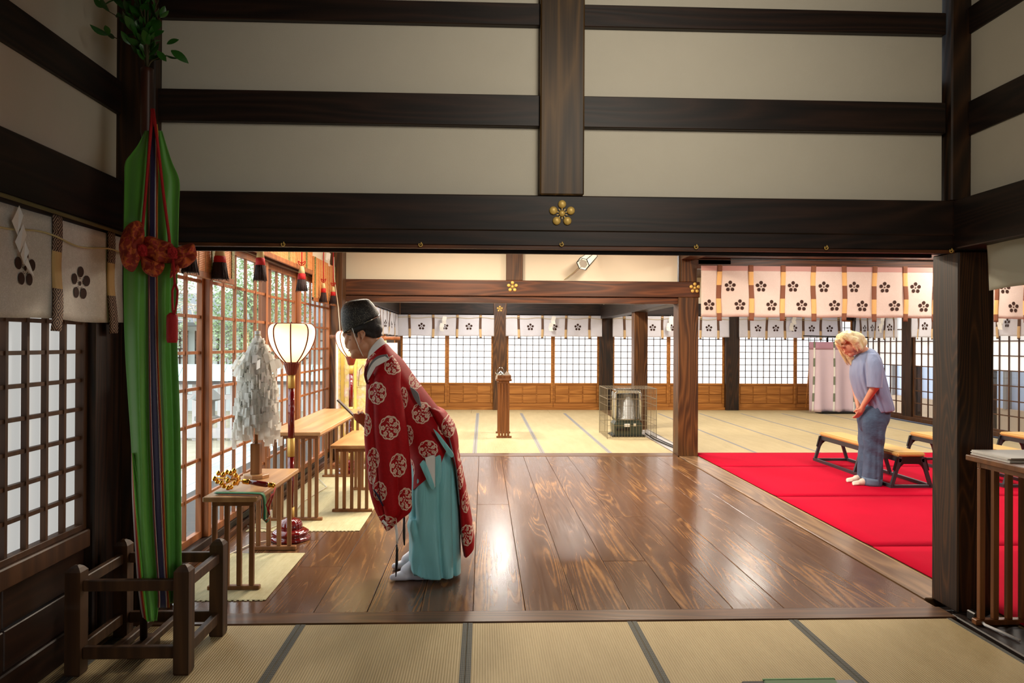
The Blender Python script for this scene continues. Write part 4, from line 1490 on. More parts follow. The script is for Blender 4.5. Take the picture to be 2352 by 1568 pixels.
# ------------------------------------------------------------------ wall lantern (hexagonal glass) over the hall's rear beam
o = root('wall_spotlight', 'hexagonal glass lantern tilted from the plaster above the rear beam', 'lamp', at(1348, 600, Y=9.6))
c0, c1 = at(1339, 606, Y=9.42), at(1362, 586, Y=9.66)
d = (c1 - c0).normalized()
u, w, _ = basis(d)
L = (c1 - c0).length
hexr = lambda r, q: [c0 + d * q + (u * math.cos(a) + w * math.sin(a)) * r for a in [k * math.pi / 3 + .3 for k in range(6)]]
a6, b6 = hexr(.088, 0), hexr(.062, L)
pm = emis('milky_lamp_glass', (235, 228, 210), .55, .3)
for k in range(6):
    n_ = (k + 1) % 6
    MB().quad(a6[k], a6[n_], b6[n_], b6[k]).build('glass_pane', pm, o)
mb = MB()
for k in range(6):
    n_ = (k + 1) % 6
    mb.bar(a6[k], b6[k], .007, .007).bar(a6[k], a6[n_], .008, .008).bar(b6[k], b6[n_], .007, .007)
mb.build('dark_frame', M['black'], o)
MB().rings([hexr(.06, .01), hexr(.02, .06)]).build('bulb', M['reflect'], o)
MB().tube([c1, c1 + Vector((.02, .10, .02)), c1 + Vector((.02, .16, 0))], .012, 8).build('mount_arm', M['black'], o, True)
MB().tube([at(1340, 602, Y=9.78), at(1318, 625, Y=9.78), at(1296, 642, Y=9.78)], .005, 5).build('lamp_cord', M['creamcord'], o, True)
# ceiling tube lamps of the side room, seen as two small bright bars over the rose curtain
for (px0, px1), lab in (((1783, 1794), 'left short bright tube lamp over the rose curtain'), ((1808, 1830), 'right longer bright tube lamp over the rose curtain')):
    a, b = at(px0, 612.5, Y=11.5), at(px1, 612.5, Y=11.5)
    o = root('ceiling_lamp', lab, 'ceiling lamp', (a + b) / 2, 'tube lamps of the side room')
    z = a.z + .03
    bx('lamp_housing', a.x - .02, b.x + .02, 11.4, 11.6, z + .03, z + .06, M['white'], o, .004)
    bx('light_tube', a.x, b.x, 11.42, 11.58, z - .035, z + .03, M['lamp'], o, .01)
    MB().tube([((a.x + b.x) / 2, 11.5, z + .05), ((a.x + b.x) / 2, 11.5, HC)], .008, 6).build('drop_rod', M['white'], o)

# ------------------------------------------------------------------ benches and carpets
cy_ = [9.93, 8.80, 7.06, 5.3, 3.55]
labs = ['far strip of the red felt carpet, under the bench ends', 'red felt carpet strip on which the bowing woman stands', 'red felt carpet strip in front of the bowing woman', 'nearest red felt carpet strip, by the dark post']
for k in range(4):
    P = []
    for i in range(30):
        x = 2.885 + (8.1 - 2.885) * i / 29
        row = []
        for j in range(12):
            y = cy_[k + 1] + (cy_[k] - .0015 - cy_[k + 1]) * j / 11
            row.append(Vector((x, y, .0055 + .0012 * (1 + mnoise.noise((x * 1.1, y * 1.1, k))) + (.004 if j == 0 and k < 3 else 0))))
        P.append(row)
    P = [[v for v in r] for r in P]
    o = link('red_carpet', grid_mesh('carpet', P, M['carpet']), None, (0, 0, 0), label=labs[k], cat='carpet', group='strips of red felt carpet')
    solid(o, .006, 1 if False else -1)


def bench(x0, y0, y1, label):
    """x0 = left foot line; splayed legs, two side skids, padded top"""
    W, T, h = .45, .27, .335
    o = root('bench', label, 'bench', (x0 + W / 2, (y0 + y1) / 2, .008), 'low padded benches on the red carpet')
    z0 = .008
    xi = (W - T) / 2
    X = lambda s, z: (x0 + xi * (z / h) if s == 0 else x0 + W - xi * (z / h))
    for s in (0, 1):
        sg = 1 if s == 0 else -1
        MB().box(X(s, 0) - .003, X(s, 0) + sg * .028 if s == 0 else X(s, 0) + .003, y0, y1, z0, z0 + .038).build('skid', M['bench_wood'], o) if s == 0 else \
            MB().box(X(s, 0) - .028, X(s, 0) + .003, y0, y1, z0, z0 + .038).build('skid', M['bench_wood'], o)
        MB().box(min(X(s, h), X(s, h) + sg * .03), max(X(s, h), X(s, h) + sg * .03), y0 + .005, y1 - .005, h - .055, h).build('top_rail', M['bench_wood'], o)
        for y in (y0 + .02, (y0 + y1) / 2 - .12, y1 - .02):
            MB().bar((X(s, .01) + sg * .014, y, z0 + .02), (X(s, h) + sg * .014, y, h - .02), .034, .03, (0, 1, 0)).build('leg', M['bench_wood'], o)
    for y in (y0 + .02, y1 - .02):
        xa, xb = x0 + xi + .0, x0 + W - xi
        q = [(xa - .02, h - .005), (xb + .02, h - .005), (xb + .055, h - .14), (xb + .01, h - .15), (xb - .02, h - .10), (xb - .05, h - .075), (xa + .05, h - .075), (xa + .02, h - .10), (xa - .01, h - .15), (xa - .055, h - .14)]
        MB().prism(q, y - .013, y + .013).build('end_apron', M['black'], o)
        bx('end_stretcher', x0 + .02, x0 + W - .02, y - .015, y + .015, z0, z0 + .035, M['bench_wood'], o, .003)
    bm = bmesh.new()
    bmesh.ops.create_cube(bm, size=1)
    bmesh.ops.scale(bm, vec=(T + .03, y1 - y0 - .01, .045), verts=bm.verts)
    bmesh.ops.bevel(bm, geom=list(bm.edges), offset=.014, segments=3, affect='EDGES')
    me = bpy.data.meshes.new('pad')
    bm.to_mesh(me)
    bm.free()
    me.materials.append(M['bench_cushion'])
    link('seat_pad', me, o, (x0 + W / 2, (y0 + y1) / 2, h + .022))
    return o


bench(4.25, 7.46, 9.26, 'low bench with mustard pad right behind the bowing woman')
bench(5.46, 7.46, 9.30, 'second low bench with mustard pad, partly behind the dark post')
bench(6.66, 7.46, 9.30, 'third low bench with mustard pad, right of the dark post')

# ------------------------------------------------------------------ lilac curtain on a T stand
Y = 15.75
o = root('curtain_stand', 'lilac pink cloth screen hanging from a black rod stand behind the woman', 'curtain screen', (7.55, Y, 0))
MB().tube([at(1845, 771, Y=Y), at(2000, 775, Y=Y)], .014, 8).build('top_rod', M['black'], o, True)
for px in (1901, 1952): MB().tube([at(px, 773, Y=Y + .02), (at(px, 773, Y=Y + .02).x, Y + .02, .05)], .016, 8).build('upright', M['black'], o, True)
bx('foot', at(1880, 900, Y=Y).x, at(1965, 900, Y=Y).x, Y - .15, Y + .2, 0, .05, M['black'], o, .01)
MB().tube([at(1860, 830, Y=Y + .1), at(1851, 936, Y=Y + .1)], .014, 6).build('side_prop', M['panelwood'], o, True)
lil = flat('lilac_gauze', (228, 204, 214), .85, bump=.1, bscale=20, var=.03)
lilb = flat('mauve_top_band', (196, 148, 166), .85, var=.03)
xa, xb, zt, zb = at(1856, 800, Y=Y).x, at(1972, 800, Y=Y).x, at(1860, 785, Y=Y).z, .04


def LS(u, z, off=0):
    q = (zt - z) / (zt - zb)
    return Vector((xa + (xb - xa) * u * (1) + .03 * q * (u - .4), Y - .05 + .035 * (.3 + q) * math.sin(u * 21 + .8 * math.sin(u * 7)) - off - .05 * q, z))


oo = PL[o.name]
grid = lambda u0, u1, z0, z1, nu, nz, off: [[LS(u0 + (u1 - u0) * i / nu, z0 + (z1 - z0) * j / nz, off) - oo for j in range(nz + 1)] for i in range(nu + 1)]
solid(link('cloth', grid_mesh('cloth', grid(0, 1, zt, zb, 70, 20, 0), lil), o, oo), .004, 0)
solid(link('top_band', grid_mesh('band', grid(0, 1, zt, zt - .165, 70, 3, .006), lilb), o, oo), .002, 0)
for u0 in (.10, .485, .86):
    P, UV = [], []
    for j in range(31):
        t_ = j / 30
        z = zt + .01 + (zb - zt) * t_
        P.append([LS(u0 + (i / 2 - .5) * .032 - .028 * t_ ** 2, z, .018) - oo for i in range(3)])
        UV.append([(i / 2, t_) for i in range(3)])
    solid(link('ribbon_strap', grid_mesh('strap', P, M['strap_green'], uv=UV), o, oo), .003, 0)
for px in (1862, 1876, 1890, 1917, 1935): MB().tube([at(px, 772, Y=Y), at(px, 786, Y=Y - .03)], .005, 5).build('hanging_loop', M['bark'], o)

# ------------------------------------------------------------------ brocade hanging on a wooden rack by the rear post
Y = 9.05
o = root('scroll_rack', 'yellow and pink brocade hanging from a wooden rack behind the far lantern', 'cloth rack', (at(835, 900, Y=Y).x, Y, 0))
MB().tube([at(757, 773, Y=Y), at(919, 777, Y=Y)], .022, 12).build('rack_rod', M['sash'], o, True)
for px in (773, 884):
    a = at(px, 776, Y=Y + .03)
    MB().tube([a, (a.x, a.y, .03)], .018, 8).build('rack_post', M['sash'], o, True)
    bx('rack_foot', a.x - .02, a.x + .02, Y - .15, Y + .2, 0, .03, M['sash'], o, .004)
MB().ball(at(882, 777, Y=Y - .01), .03, 12, 8).build('rod_knob', M['sash'], o, True)
oo = PL[o.name]
for px0, px1, py0, py1, m, off, nm in ((771, 888, 782, 1065, M['scroll'], .03, 'brocade_cloth'), (884, 913, 787, 860, M['white'], .028, 'white_cloth'), (772, 777, 790, 1060, M['white'], .045, 'white_edge'),
                                       (783, 790, 800, 1060, flat('gold_brocade_edge', (206, 168, 70), .6, var=.2), .04, 'gold_edge'), (813, 819, 800, 1060, flat('yellow_edge', (236, 214, 110), .7, var=.1), .04, 'yellow_edge'),
                                       (846, 865, 893, 935, flat('sutra_band', (196, 190, 130), .8, var=.2), .043, 'patterned_patch')):
    P = []
    for i in range(25):
        px = px0 + (px1 - px0) * i / 24
        P.append([at(px, py0 + (py1 - py0) * j / 10, Y=Y - off + .006 * math.sin(px * .17)) - oo for j in range(11)])
    solid(link(nm, grid_mesh(nm, P, m), o, oo), .003, 0)
MB().tube([at(826, 850, Y=Y - .05), at(834, 838, Y=Y - .05), at(842, 850, Y=Y - .05), at(845, 885, Y=Y - .05), at(823, 886, Y=Y - .05), at(826, 850, Y=Y - .05)], .004, 5).build('stitched_outline', M['sash_dark'], o, True)
# ------------------------------------------------------------------ the sakaki pole in its wooden stand, with the green banner
SX0, SX1, SY0, SY1 = -1.86, -1.315, 3.34, 3.84
st = root('pole_stand', 'dark wooden box-frame stand on the tatami at lower left holding the pole', 'stand', ((SX0 + SX1) / 2, (SY0 + SY1) / 2, 0))
pw_ = .068
for x in (SX0, SX1 - pw_):
    for y in (SY0, SY1 - pw_):
        MB().rings([[(x + a, y + b, z) for a, b in ((i, i), (pw_ - i, i), (pw_ - i, pw_ - i), (i, pw_ - i))] for z, i in ((0, .004), (.01, 0), (.465, 0), (.482, .012), (.492, .026))]).build('corner_post', M['stand'], st)
for z0, z1 in ((.07, .125), (.375, .425)):
    for y in (SY0 + .018, SY1 - .05): bx('rail', SX0 + pw_, SX1 - pw_, y, y + .032, z0, z1, M['stand'], st, .004)
    for x in (SX0 + .018, SX1 - .05): bx('rail', x, x + .032, SY0 + pw_, SY1 - pw_, z0, z1, M['stand'], st, .004)
PXc, PYc = -1.612, 3.56
for dx in (-.055, .055): bx('floor_rail', PXc + dx - .016, PXc + dx + .016, SY0 + .04, SY1 - .04, .075, .11, M['stand'], st, .004)
bx('socket_plate', PXc - .04, PXc + .04, PYc - .09, PYc + .09, .02, .075, M['stand'], st, .004)

sk = root('sakaki_pole', 'tall dark pole topped with green sakaki leaves in the left corner', 'pole', (PXc, PYc, .1))
MB().lathe((PXc, PYc, 0), [(.017, .08), (.017, 1.2), (.019, 2.45), (.028, 2.5), (.028, 2.78), (.030, 2.80), (.024, 2.805)], 18).build('lacquered_pole', wood('dark_pole', (40, 20, 12), (78, 42, 26), 'z', .4, 4), sk, True)
rr = random.Random(5)
top = Vector((PXc, PYc, 2.80))
ends = [(-.22, .02, .30), (-.13, .03, .30), (-.09, -.03, .52), (-.02, .05, .60), (.03, -.03, .52), (.07, .03, .42), (.06, 0, .25), (.09, 0, .07), (-.06, -.04, .40), (-.10, .05, .42), (-.03, -.05, .5), (-.18, 0, .16), (0, 0, .7), (-.08, .04, .62), (-.04, 0, .28), (-.07, -.02, .2), (.02, .02, .33)]
for i, e in enumerate(ends):
    E_ = top + Vector(e)
    mid = top + Vector((e[0] * .25, e[1] * .4, e[2] * .6))
    pts = [Vector(q) for q in catmull([tuple(top), tuple(mid), tuple(E_)], 9)]
    MB().tube(pts, [.005 - .0004 * k for k in range(9)], 5).build('twig', M['bark'], sk, True)
    for k in range(2 if e[2] < .1 else 9):
        t_ = .25 + .75 * (k / 8) if e[2] >= .1 else .6 + .3 * k
        q = pts[min(8, int(t_ * 8))]
        a = k * 2.4 + i
        dd = Vector((math.cos(a), math.sin(a), .55 + .3 * math.sin(a * 2)))
        leaf(sk, q, dd + Vector(e) * 1.2, rr.random() * 6, rr.uniform(.75, 1.15))
    leaf(sk, pts[-1], Vector(e) + Vector((0, 0, -.1)), rr.random() * 6, 1.0)
for a, q, s in (((.8, 0, .35), (.10, -.02, .115), 1.0), ((.9, 0, -.55), (.12, -.02, .085), 1.0), ((.6, 0, -.65), (.055, -.02, .08), 1.05)):
    leaf(sk, top + Vector(q), a, 1.3, s)

# green five-colour cloth: outline rows  y: (left, band left, band right, right)
YB = 3.42
bn = root('green_banner', 'long green silk banner with a navy, red and yellow centre band', 'banner', (-1.6, YB, .35))
rowsL = [(300, 333, 343), (330, 318, 343), (352, 302, 343), (375, 287, 343), (420, 285.5, 342), (560, 283.5, 341), (700, 284, 341), (800, 287, 342), (900, 293, 343), (1000, 300, 345), (1100, 305, 349), (1180, 309, 352), (1260, 316, 357), (1330, 324, 362), (1380, 333, 364), (1425, 341, 360)]
rowsR = [(300, 362, 372), (330, 362, 381), (352, 362, 388), (375, 362, 396), (415, 362, 412), (470, 361, 411), (560, 361, 409), (700, 361, 406), (800, 362, 407), (900, 366, 411), (1000, 371, 414), (1100, 374, 415.5), (1180, 377, 416), (1260, 380, 416.5), (1330, 383.5, 416), (1360, 386, 405), (1385, 388, 398)]
gs = G('green_silk')
x_, y_, z_ = gs.xyz(gs.tc())
gs.set(color=gs.mix(gs.noise(gs.mapping(gs.tc(), scale=(14, 14, .8)), 1, 3), lin((70, 142, 40)), lin((116, 190, 72))), rough=.45, sheen=.3)
GREEN = gs.m


def sheet(name, rows, mat, y0, amp, n=14, freq=7.0, ph=0, par=bn, th=.0025):
    A = catmull(rows, 70)
    o = PL[par.name]
    P = []
    for py, a, b in A:
        down = min(1, max(0, (py - 330) / 500))
        P.append([at(a + (b - a) * i / n, py, Y=y0 + amp * (.25 + down) * math.sin(freq * i / n + ph + py * .0016)) - o for i in range(n + 1)])
    return solid(link(name, grid_mesh(name, P, mat), par, o), th, 0)


sheet('green_left_panel', rowsL, GREEN, YB, .016, 16, 7)
sheet('green_right_panel', rowsR, GREEN, YB + .005, .016, 14, 8, 1)
band_m = {}
for nm, c in (('navy', (40, 34, 72)), ('yellow', (232, 176, 40)), ('white', (226, 214, 206)), ('vermilion', (196, 66, 22)), ('red', (200, 24, 30)), ('lime', (96, 176, 40)), ('plum', (96, 60, 70))):
    band_m[nm] = flat(nm + '_silk', c, .5, bump=.1, bscale=30, sheen=.2)
bl = [(285, 344, 361)] + [(y, b, 0) for y, a, b in rowsL[2:]]
cent = []
for k in range(60):
    py = 285 + (1395 - 285) * k / 59
    lb = np.interp(py, [r[0] for r in rowsL], [r[2] for r in rowsL])
    rb = np.interp(py, [r[0] for r in rowsR], [r[1] for r in rowsR])
    if py < 300: lb, rb = 345, 360
    cent.append((py, lb - 1.5, rb + 1.5))
for f0, f1, nm, dy in ((0, .09, 'plum', -.004), (.07, .15, 'vermilion', -.006), (.13, .20, 'white', -.008), (.18, .68, 'navy', -.012), (.66, .78, 'white', -.010), (.76, .92, 'vermilion', -.008), (.90, 1.0, 'yellow', -.006)):
    sheet(nm + '_band', [(p, a + (b - a) * f0, a + (b - a) * f1) for p, a, b in cent], band_m[nm], YB + dy - .006, .006, 4, 2, 0, bn, .0015)
for k, (nm, o0, o1) in enumerate((('white', -9, 6), ('red', -3, 12), ('yellow', 4, 16), ('lime', 8, 22))):
    ys = [1040, 1120, 1200, 1280, 1340, 1390, 1418 + k * 3]
    bs = [303, 306, 311, 317, 322, 328, 333]
    g_ = [0.12, .5, .75, .95, 1.0, 1, .9]
    sheet(nm + '_underlayer', [(y, b + o0 * q * .62, b + o1 * q) for y, b, q in zip(ys, bs, g_)], band_m[nm], YB - .004 + .006 * (3 - k), .008, 5, 5, k, bn)
# red cords from the pole top
for pts, nm in (([(350, 250), (344, 330), (334, 450), (326, 540), (326, 585)], 'red_cord'), ([(352, 250), (362, 330), (376, 450), (388, 540), (392, 585)], 'red_cord'), ([(348, 252), (351, 262), (356, 290)], 'red_cord')):
    MB().tube([at(a, b, Y=YB - .035 - .02 * (b > 500)) for a, b in pts], .0068, 8).build(nm, M['redcord'], bn, True)

bw = root('brocade_bow', 'orange red brocade bow tied round the green banner', 'bow', at(340, 570, Y=YB - .05))


def pillow(name, outline, cy_, depth, mat, par, wr=.012, seed=1, n=10):
    """puffed cloth piece from a closed px outline"""
    m = len(outline)
    C = catmull(outline + [outline[0]], 41)[:-1]
    cen = C.mean(axis=0)
    rings_ = []
    for s in range(-n, n + 1):
        ph = s / n * math.pi / 2
        r, off = max(.04, math.cos(ph)) ** .7, math.sin(ph)
        ring = []
        for k, (a, b) in enumerate(C):
            w_ = wr * math.sin(k / 40 * 6.283 * 5 + seed) * math.cos(ph) * (1 if s < 0 else .3)
            ring.append(at(cen[0] + (a - cen[0]) * r, cen[1] + (b - cen[1]) * r, Y=cy_ + off * depth + w_))
        rings_.append(ring)
    return MB().rings(rings_).build(name, mat, par, True)


pillow('left_loop', [(276, 590), (273, 562), (284, 528), (302, 510), (322, 508), (332, 530), (330, 560), (322, 595), (306, 624), (284, 612)], YB - .07, .05, M['brocade_red'], bw, .02, 1)
pillow('wrapped_band', [(322, 548), (345, 542), (375, 552), (396, 560), (402, 580), (394, 602), (368, 604), (340, 598), (322, 580)], YB - .055, .045, M['brocade_red'], bw, .02, 2)
pillow('right_loop', [(398, 572), (415, 565), (442, 558), (450, 572), (452, 590), (440, 606), (420, 616), (404, 612), (396, 596)], YB - .05, .045, M['brocade_red'], bw, .02, 3)
pillow('lower_loop', [(322, 586), (340, 592), (362, 602), (378, 606), (372, 626), (356, 636), (338, 630), (326, 616)], YB - .075, .03, M['brocade_red'], bw, .015, 4)
pillow('tail_end', [(392, 600), (408, 606), (412, 622), (398, 634), (390, 638), (392, 618)], YB - .06, .02, M['brocade_red'], bw, .01, 5)
for c in ((327, 575), (396, 580)):
    mb = MB()
    for k in range(4):
        mb.tube([at(c[0] + 9 * math.cos(t_ + k), c[1] + 12 * math.sin(t_ + k * 1.5), Y=YB - .115 - .006 * math.sin(t_ * 2 + k)) for t_ in [q * .7 for q in range(10)]], .006, 6)
    mb.build('cord_knot', M['redcord'], bw, True)
tt = root('red_tassel', 'bright red silk tassel hanging on cords from the brocade bow', 'tassel', at(400, 750, Y=YB - .10))
MB().tube([at(397, 590, Y=YB - .11), at(401, 640, Y=YB - .11), at(402, 655, Y=YB - .11)], .006, 6).build('cord', M['redcord'], tt, True)
for s in (-1, 1):
    MB().tube([at(402, 650, Y=YB - .11), at(402 + s * 6, 668, Y=YB - .11), at(401 + s * 5, 695, Y=YB - .11), at(400 + s * 3, 712, Y=YB - .11), at(400, 722, Y=YB - .11)], .005, 6).build('cord_loop', M['redcord'], tt, True)
c = at(400, 0, Y=YB - .10)
zz = lambda py: at(400, py, Y=YB - .10).z
MB().lathe((c.x, c.y, 0), [(.010, zz(718)), (.022, zz(724)), (.0235, zz(735)), (.023, zz(780)), (.019, zz(787))], 28, 12, .10).build('tassel_head', M['redpatch'], tt, True)

# small green-topped case at the bottom of the frame
o = root('green_case', 'low black case with a green lid edge at the bottom of the picture', 'case', (1.4, 3.0, 0))
bx('case_body', 1.13, 1.63, 2.80, 3.15, .0, .035, M['black'], o, .006)
bx('green_lid', 1.225, 1.545, 2.80, 3.152, .02, .040, flat('green_lid', (78, 118, 62), .5), o, .006)
bx('lid_trim', 1.225, 1.545, 3.142, 3.155, .034, .042, flat('pale_green_trim', (120, 160, 100), .5), o, .002)
o = root('power_strip', 'small dark power plug and white cable on the floor by the right post', 'plug', (2.70, 3.82, 0))
bx('plug_body', 2.665, 2.70, 3.86, 3.93, .0, .05, M['black'], o, .006)
MB().tube([(2.69, 3.9, .03), (2.68, 3.8, .012), (2.72, 3.6, .01)], .008, 6).build('cable', M['white'], o, True)

# ------------------------------------------------------------------ outdoors, seen through the glazed doors
gm = G('pale_gravel')
gm.set(color=gm.mix(gm.noise(gm.tc(), 3, 6), lin((150, 142, 120)), lin((200, 192, 172))), rough=.95)
link('ground', boxmesh(70, 70, .1, gm.m), None, (-37.2, 20, -.60), kind='structure')
bx('ground', 8.7, 40, -10, 50, -.65, -.55, gm.m, None, kind='structure')
dk = structure('veranda_floor')
pale = wood('weathered_deck', (168, 170, 174), (206, 208, 212), 'y', .35, 4)
for k in range(7):
    for j in range(5):
        bx('deck_board', -2.12 - (k + 1) * .22, -2.12 - k * .22 - .006, 3.0 + j * 3.0, 5.994 + j * 3.0, -.12, -.075, pale, dk)
fn = root('stone_fence', 'pale fence with wide pickets and a tiled cap beyond the veranda', 'fence', (-6.5, 15.5, -.55))
fm, cap = flat('pale_fence_wood', (196, 190, 190), .7, var=.06), flat('pale_green_tile', (176, 204, 200), .5, var=.08)
for k in range(42):
    x = -12.8 + k * .26
    bx('picket', x, x + .15, 15.45, 15.52, -.55, .62, fm, fn)
bx('bottom_rail', -12.9, -2.2, 15.42, 15.56, -.5, -.3, fm, fn)
bx('middle_rail', -12.9, -2.2, 15.44, 15.54, .3, .4, fm, fn)
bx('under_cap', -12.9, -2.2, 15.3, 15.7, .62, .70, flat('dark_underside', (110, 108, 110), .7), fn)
for k in range(24):
    MB().rings([[(-12.9 + k * .445, y, z), (-12.9 + k * .445 + .435, y, z)] + [(-12.9 + k * .445 + .435, y + .02, z + .03), (-12.9 + k * .445, y + .02, z + .03)] for y, z in ((15.15, .70), (15.5, 1.0))]).build('cap_tile', cap, fn)
MB().rings([[(-12.9, y, z), (-2.2, y, z)] + [(-2.2, y + .02, z - .05), (-12.9, y + .02, z - .05)] for y, z in ((15.5, 1.02), (15.9, .72))]).build('rear_cap', cap, fn)
bd = root('garden_pavilion', 'white building with dark lattice windows among the trees outside', 'building', (-9, 22, -.55))
bx('wall_panel', -15, -4.2, 22, 22.2, -.55, 2.35, flat('white_wall', (232, 236, 240), .8), bd)
for k in range(12):
    x = -14.8 + k * .9
    w_ = root('window', None, None, (x, 21.95, 1.1))
    w_.parent = bd
    w_.location = Vector((x, 21.95, 1.1)) - PL[bd.name]
    mb = MB()
    for q in range(4): mb.box(x + q * .22, x + q * .22 + .03, 21.92, 21.97, .75, 1.8)
    for q in range(5): mb.box(x, x + .69, 21.92, 21.97, .75 + q * .26, .78 + q * .26)
    mb.build('window_grid', M['grid_dark'], w_)
    bx('window_pane', x, x + .69, 21.97, 21.99, .75, 1.8, flat('pale_pane', (236, 240, 246), .4) if k == 0 else bpy.data.materials['pale_pane'], w_)
MB().rings([[(x, y, z) for y, z in ((21.2, 1.95), (21.2, 2.05), (23, 3.0), (24.6, 2.05), (24.6, 1.95))] for x in (-15.4, -3.9)]).build('roof', flat('grey_roof', (120, 122, 124), .7), bd)


def tree(name, label, p, h, r, seed, nleaf=2600, par=None, col=(96, 134, 64), top=None):
    t = root(name, label, 'tree', p, 'trees beyond the glazed doors')
    p = Vector(p)
    rr = random.Random(seed)
    m = MB().tube([p, p + Vector((.1, .1, h * .35)), p + Vector((-.1, 0, h * .7))], [.18, .14, .07], 8)
    for k in range(7):
        a = k * 2.4
        q = p + Vector((0, 0, h * (.3 + .08 * k)))
        m.tube([q, q + Vector((math.cos(a) * r * .4, math.sin(a) * r * .4, h * .12)), q + Vector((math.cos(a) * r * .85, math.sin(a) * r * .85, h * .16))], [.06, .04, .015], 6)
    m.build('trunk', flat('grey_bark', (140, 130, 116), .9) if 'grey_bark' not in bpy.data.materials else bpy.data.materials['grey_bark'], t, True)
    g = G('foliage')
    g.set(color=g.mix(g.noise(g.tc(), 2.2, 5), lin(tuple(int(c * .55) for c in col)), lin(tuple(min(255, int(c * 1.35)) for c in col))), rough=.6)
    V, F = [], []
    for k in range(nleaf):
        a, b = rr.random() * 6.283, rr.uniform(-1, 1)
        q = rr.random() ** .4
        cl = Vector((math.cos(a) * math.sqrt(1 - b * b) * r, math.sin(a) * math.sqrt(1 - b * b) * r, b * h * .42)) * q + p + Vector((0, 0, h * .62))
        s = rr.uniform(.035, .085)
        d1 = Vector((rr.uniform(-1, 1), rr.uniform(-1, 1), rr.uniform(-1, .4))).normalized() * s
        d2 = d1.cross(Vector((rr.uniform(-1, 1), rr.uniform(-1, 1), 1))).normalized() * s * .5
        i = len(V)
        o_ = PL[t.name]
        V += [cl - o_, cl + d1 * .5 + d2 - o_, cl + d1 - o_, cl + d1 * .5 - d2 - o_]
        F.append((i, i + 1, i + 2, i + 3))
    link('foliage', mesh_from('foliage', V, F, g.m), t, PL[t.name], kind='stuff')


for i, (x, y, h, r, lab, cc) in enumerate(((-5.6, 18.3, 4.6, 1.4, 'bushy mid green tree nearest the glazed doors', (110, 146, 72)), (-9.0, 19.0, 5.2, 1.5, 'pale green tree standing behind the fence', (140, 166, 104)),
                                           (-11.6, 18.0, 5.0, 1.6, 'olive green tree with bare grey branches at left outside', (120, 132, 90)), (-5.6, 28.5, 8.0, 3.0, 'tall dark green tree behind the white building', (84, 120, 62)),
                                           (-12.5, 29, 8.5, 3.4, 'tall pale tree far behind the white building', (132, 158, 104)), (-3.2, 18.9, 4.8, .9, 'narrow green tree close to the hall\'s corner outside', (96, 132, 66)))):
    tree('garden_tree', lab, (x, y, -.55), h, r, i + 1, 11000, col=tuple(int(c * .55 + 88) for c in cc))  # greens mixed toward pale grey, painting the bright outdoor haze into the leaves
mb = MB()
rr = random.Random(4)
for k in range(60):
    q = Vector((rr.uniform(-6.2, -4.6), rr.uniform(11.5, 13), rr.uniform(1.8, 3.2)))
    e = q + Vector((rr.uniform(-.5, .5), rr.uniform(-.3, .3), rr.uniform(-.3, .5)))
    mb.tube([q, (q + e) / 2 + Vector((0, 0, .08)), e], [.012, .009, .004], 4)
mb.tube([(-5.4, 12.2, -.55), (-5.3, 12.2, 1.2), (-5.5, 12.3, 2.6)], [.07, .05, .03], 8)
bt = root('bare_tree', 'bare twiggy grey tree close outside the first glazed door', 'tree', (-5.4, 12.2, -.55))
mb.build('bare_branches', flat('pale_twigs', (190, 180, 168), .9), bt, True)
sl = root('stone_lantern', 'small grey stone lantern seen through the second glazed door', 'lantern', (-4.3, 11.6, -.55))
MB().lathe((-4.3, 11.6, -.55), [(.22, 0), (.2, .1), (.08, .14), (.08, .75), (.2, .82), (.2, .88), (.12, .9), (.12, 1.12), (.27, 1.16), (.06, 1.34), (.05, 1.42), (.0, 1.5)], 6).build('carved_stone', flat('grey_stone', (128, 128, 124), .9, var=.15), sl)
# neighbour building on the right, outside the side room
nb = root('neighbour_wall', 'pale blue grey wall with slim posts outside the right-hand lattice', 'building', (10.4, 14, -.55))
bx('wall_panel', 10.4, 10.6, 6, 26, -.55, 3.4, flat('pale_blue_wall', (188, 194, 214), .8), nb)
bx('base_board', 10.3, 10.4, 6, 26, -.55, .25, flat('tan_base', (176, 146, 120), .8), nb)
for k in range(20): bx('post', 10.28, 10.4, 6 + k, 6.08 + k, .25, 3.4, flat('grey_brown_post', (140, 128, 120), .8) if k == 0 else bpy.data.materials['grey_brown_post'], nb)
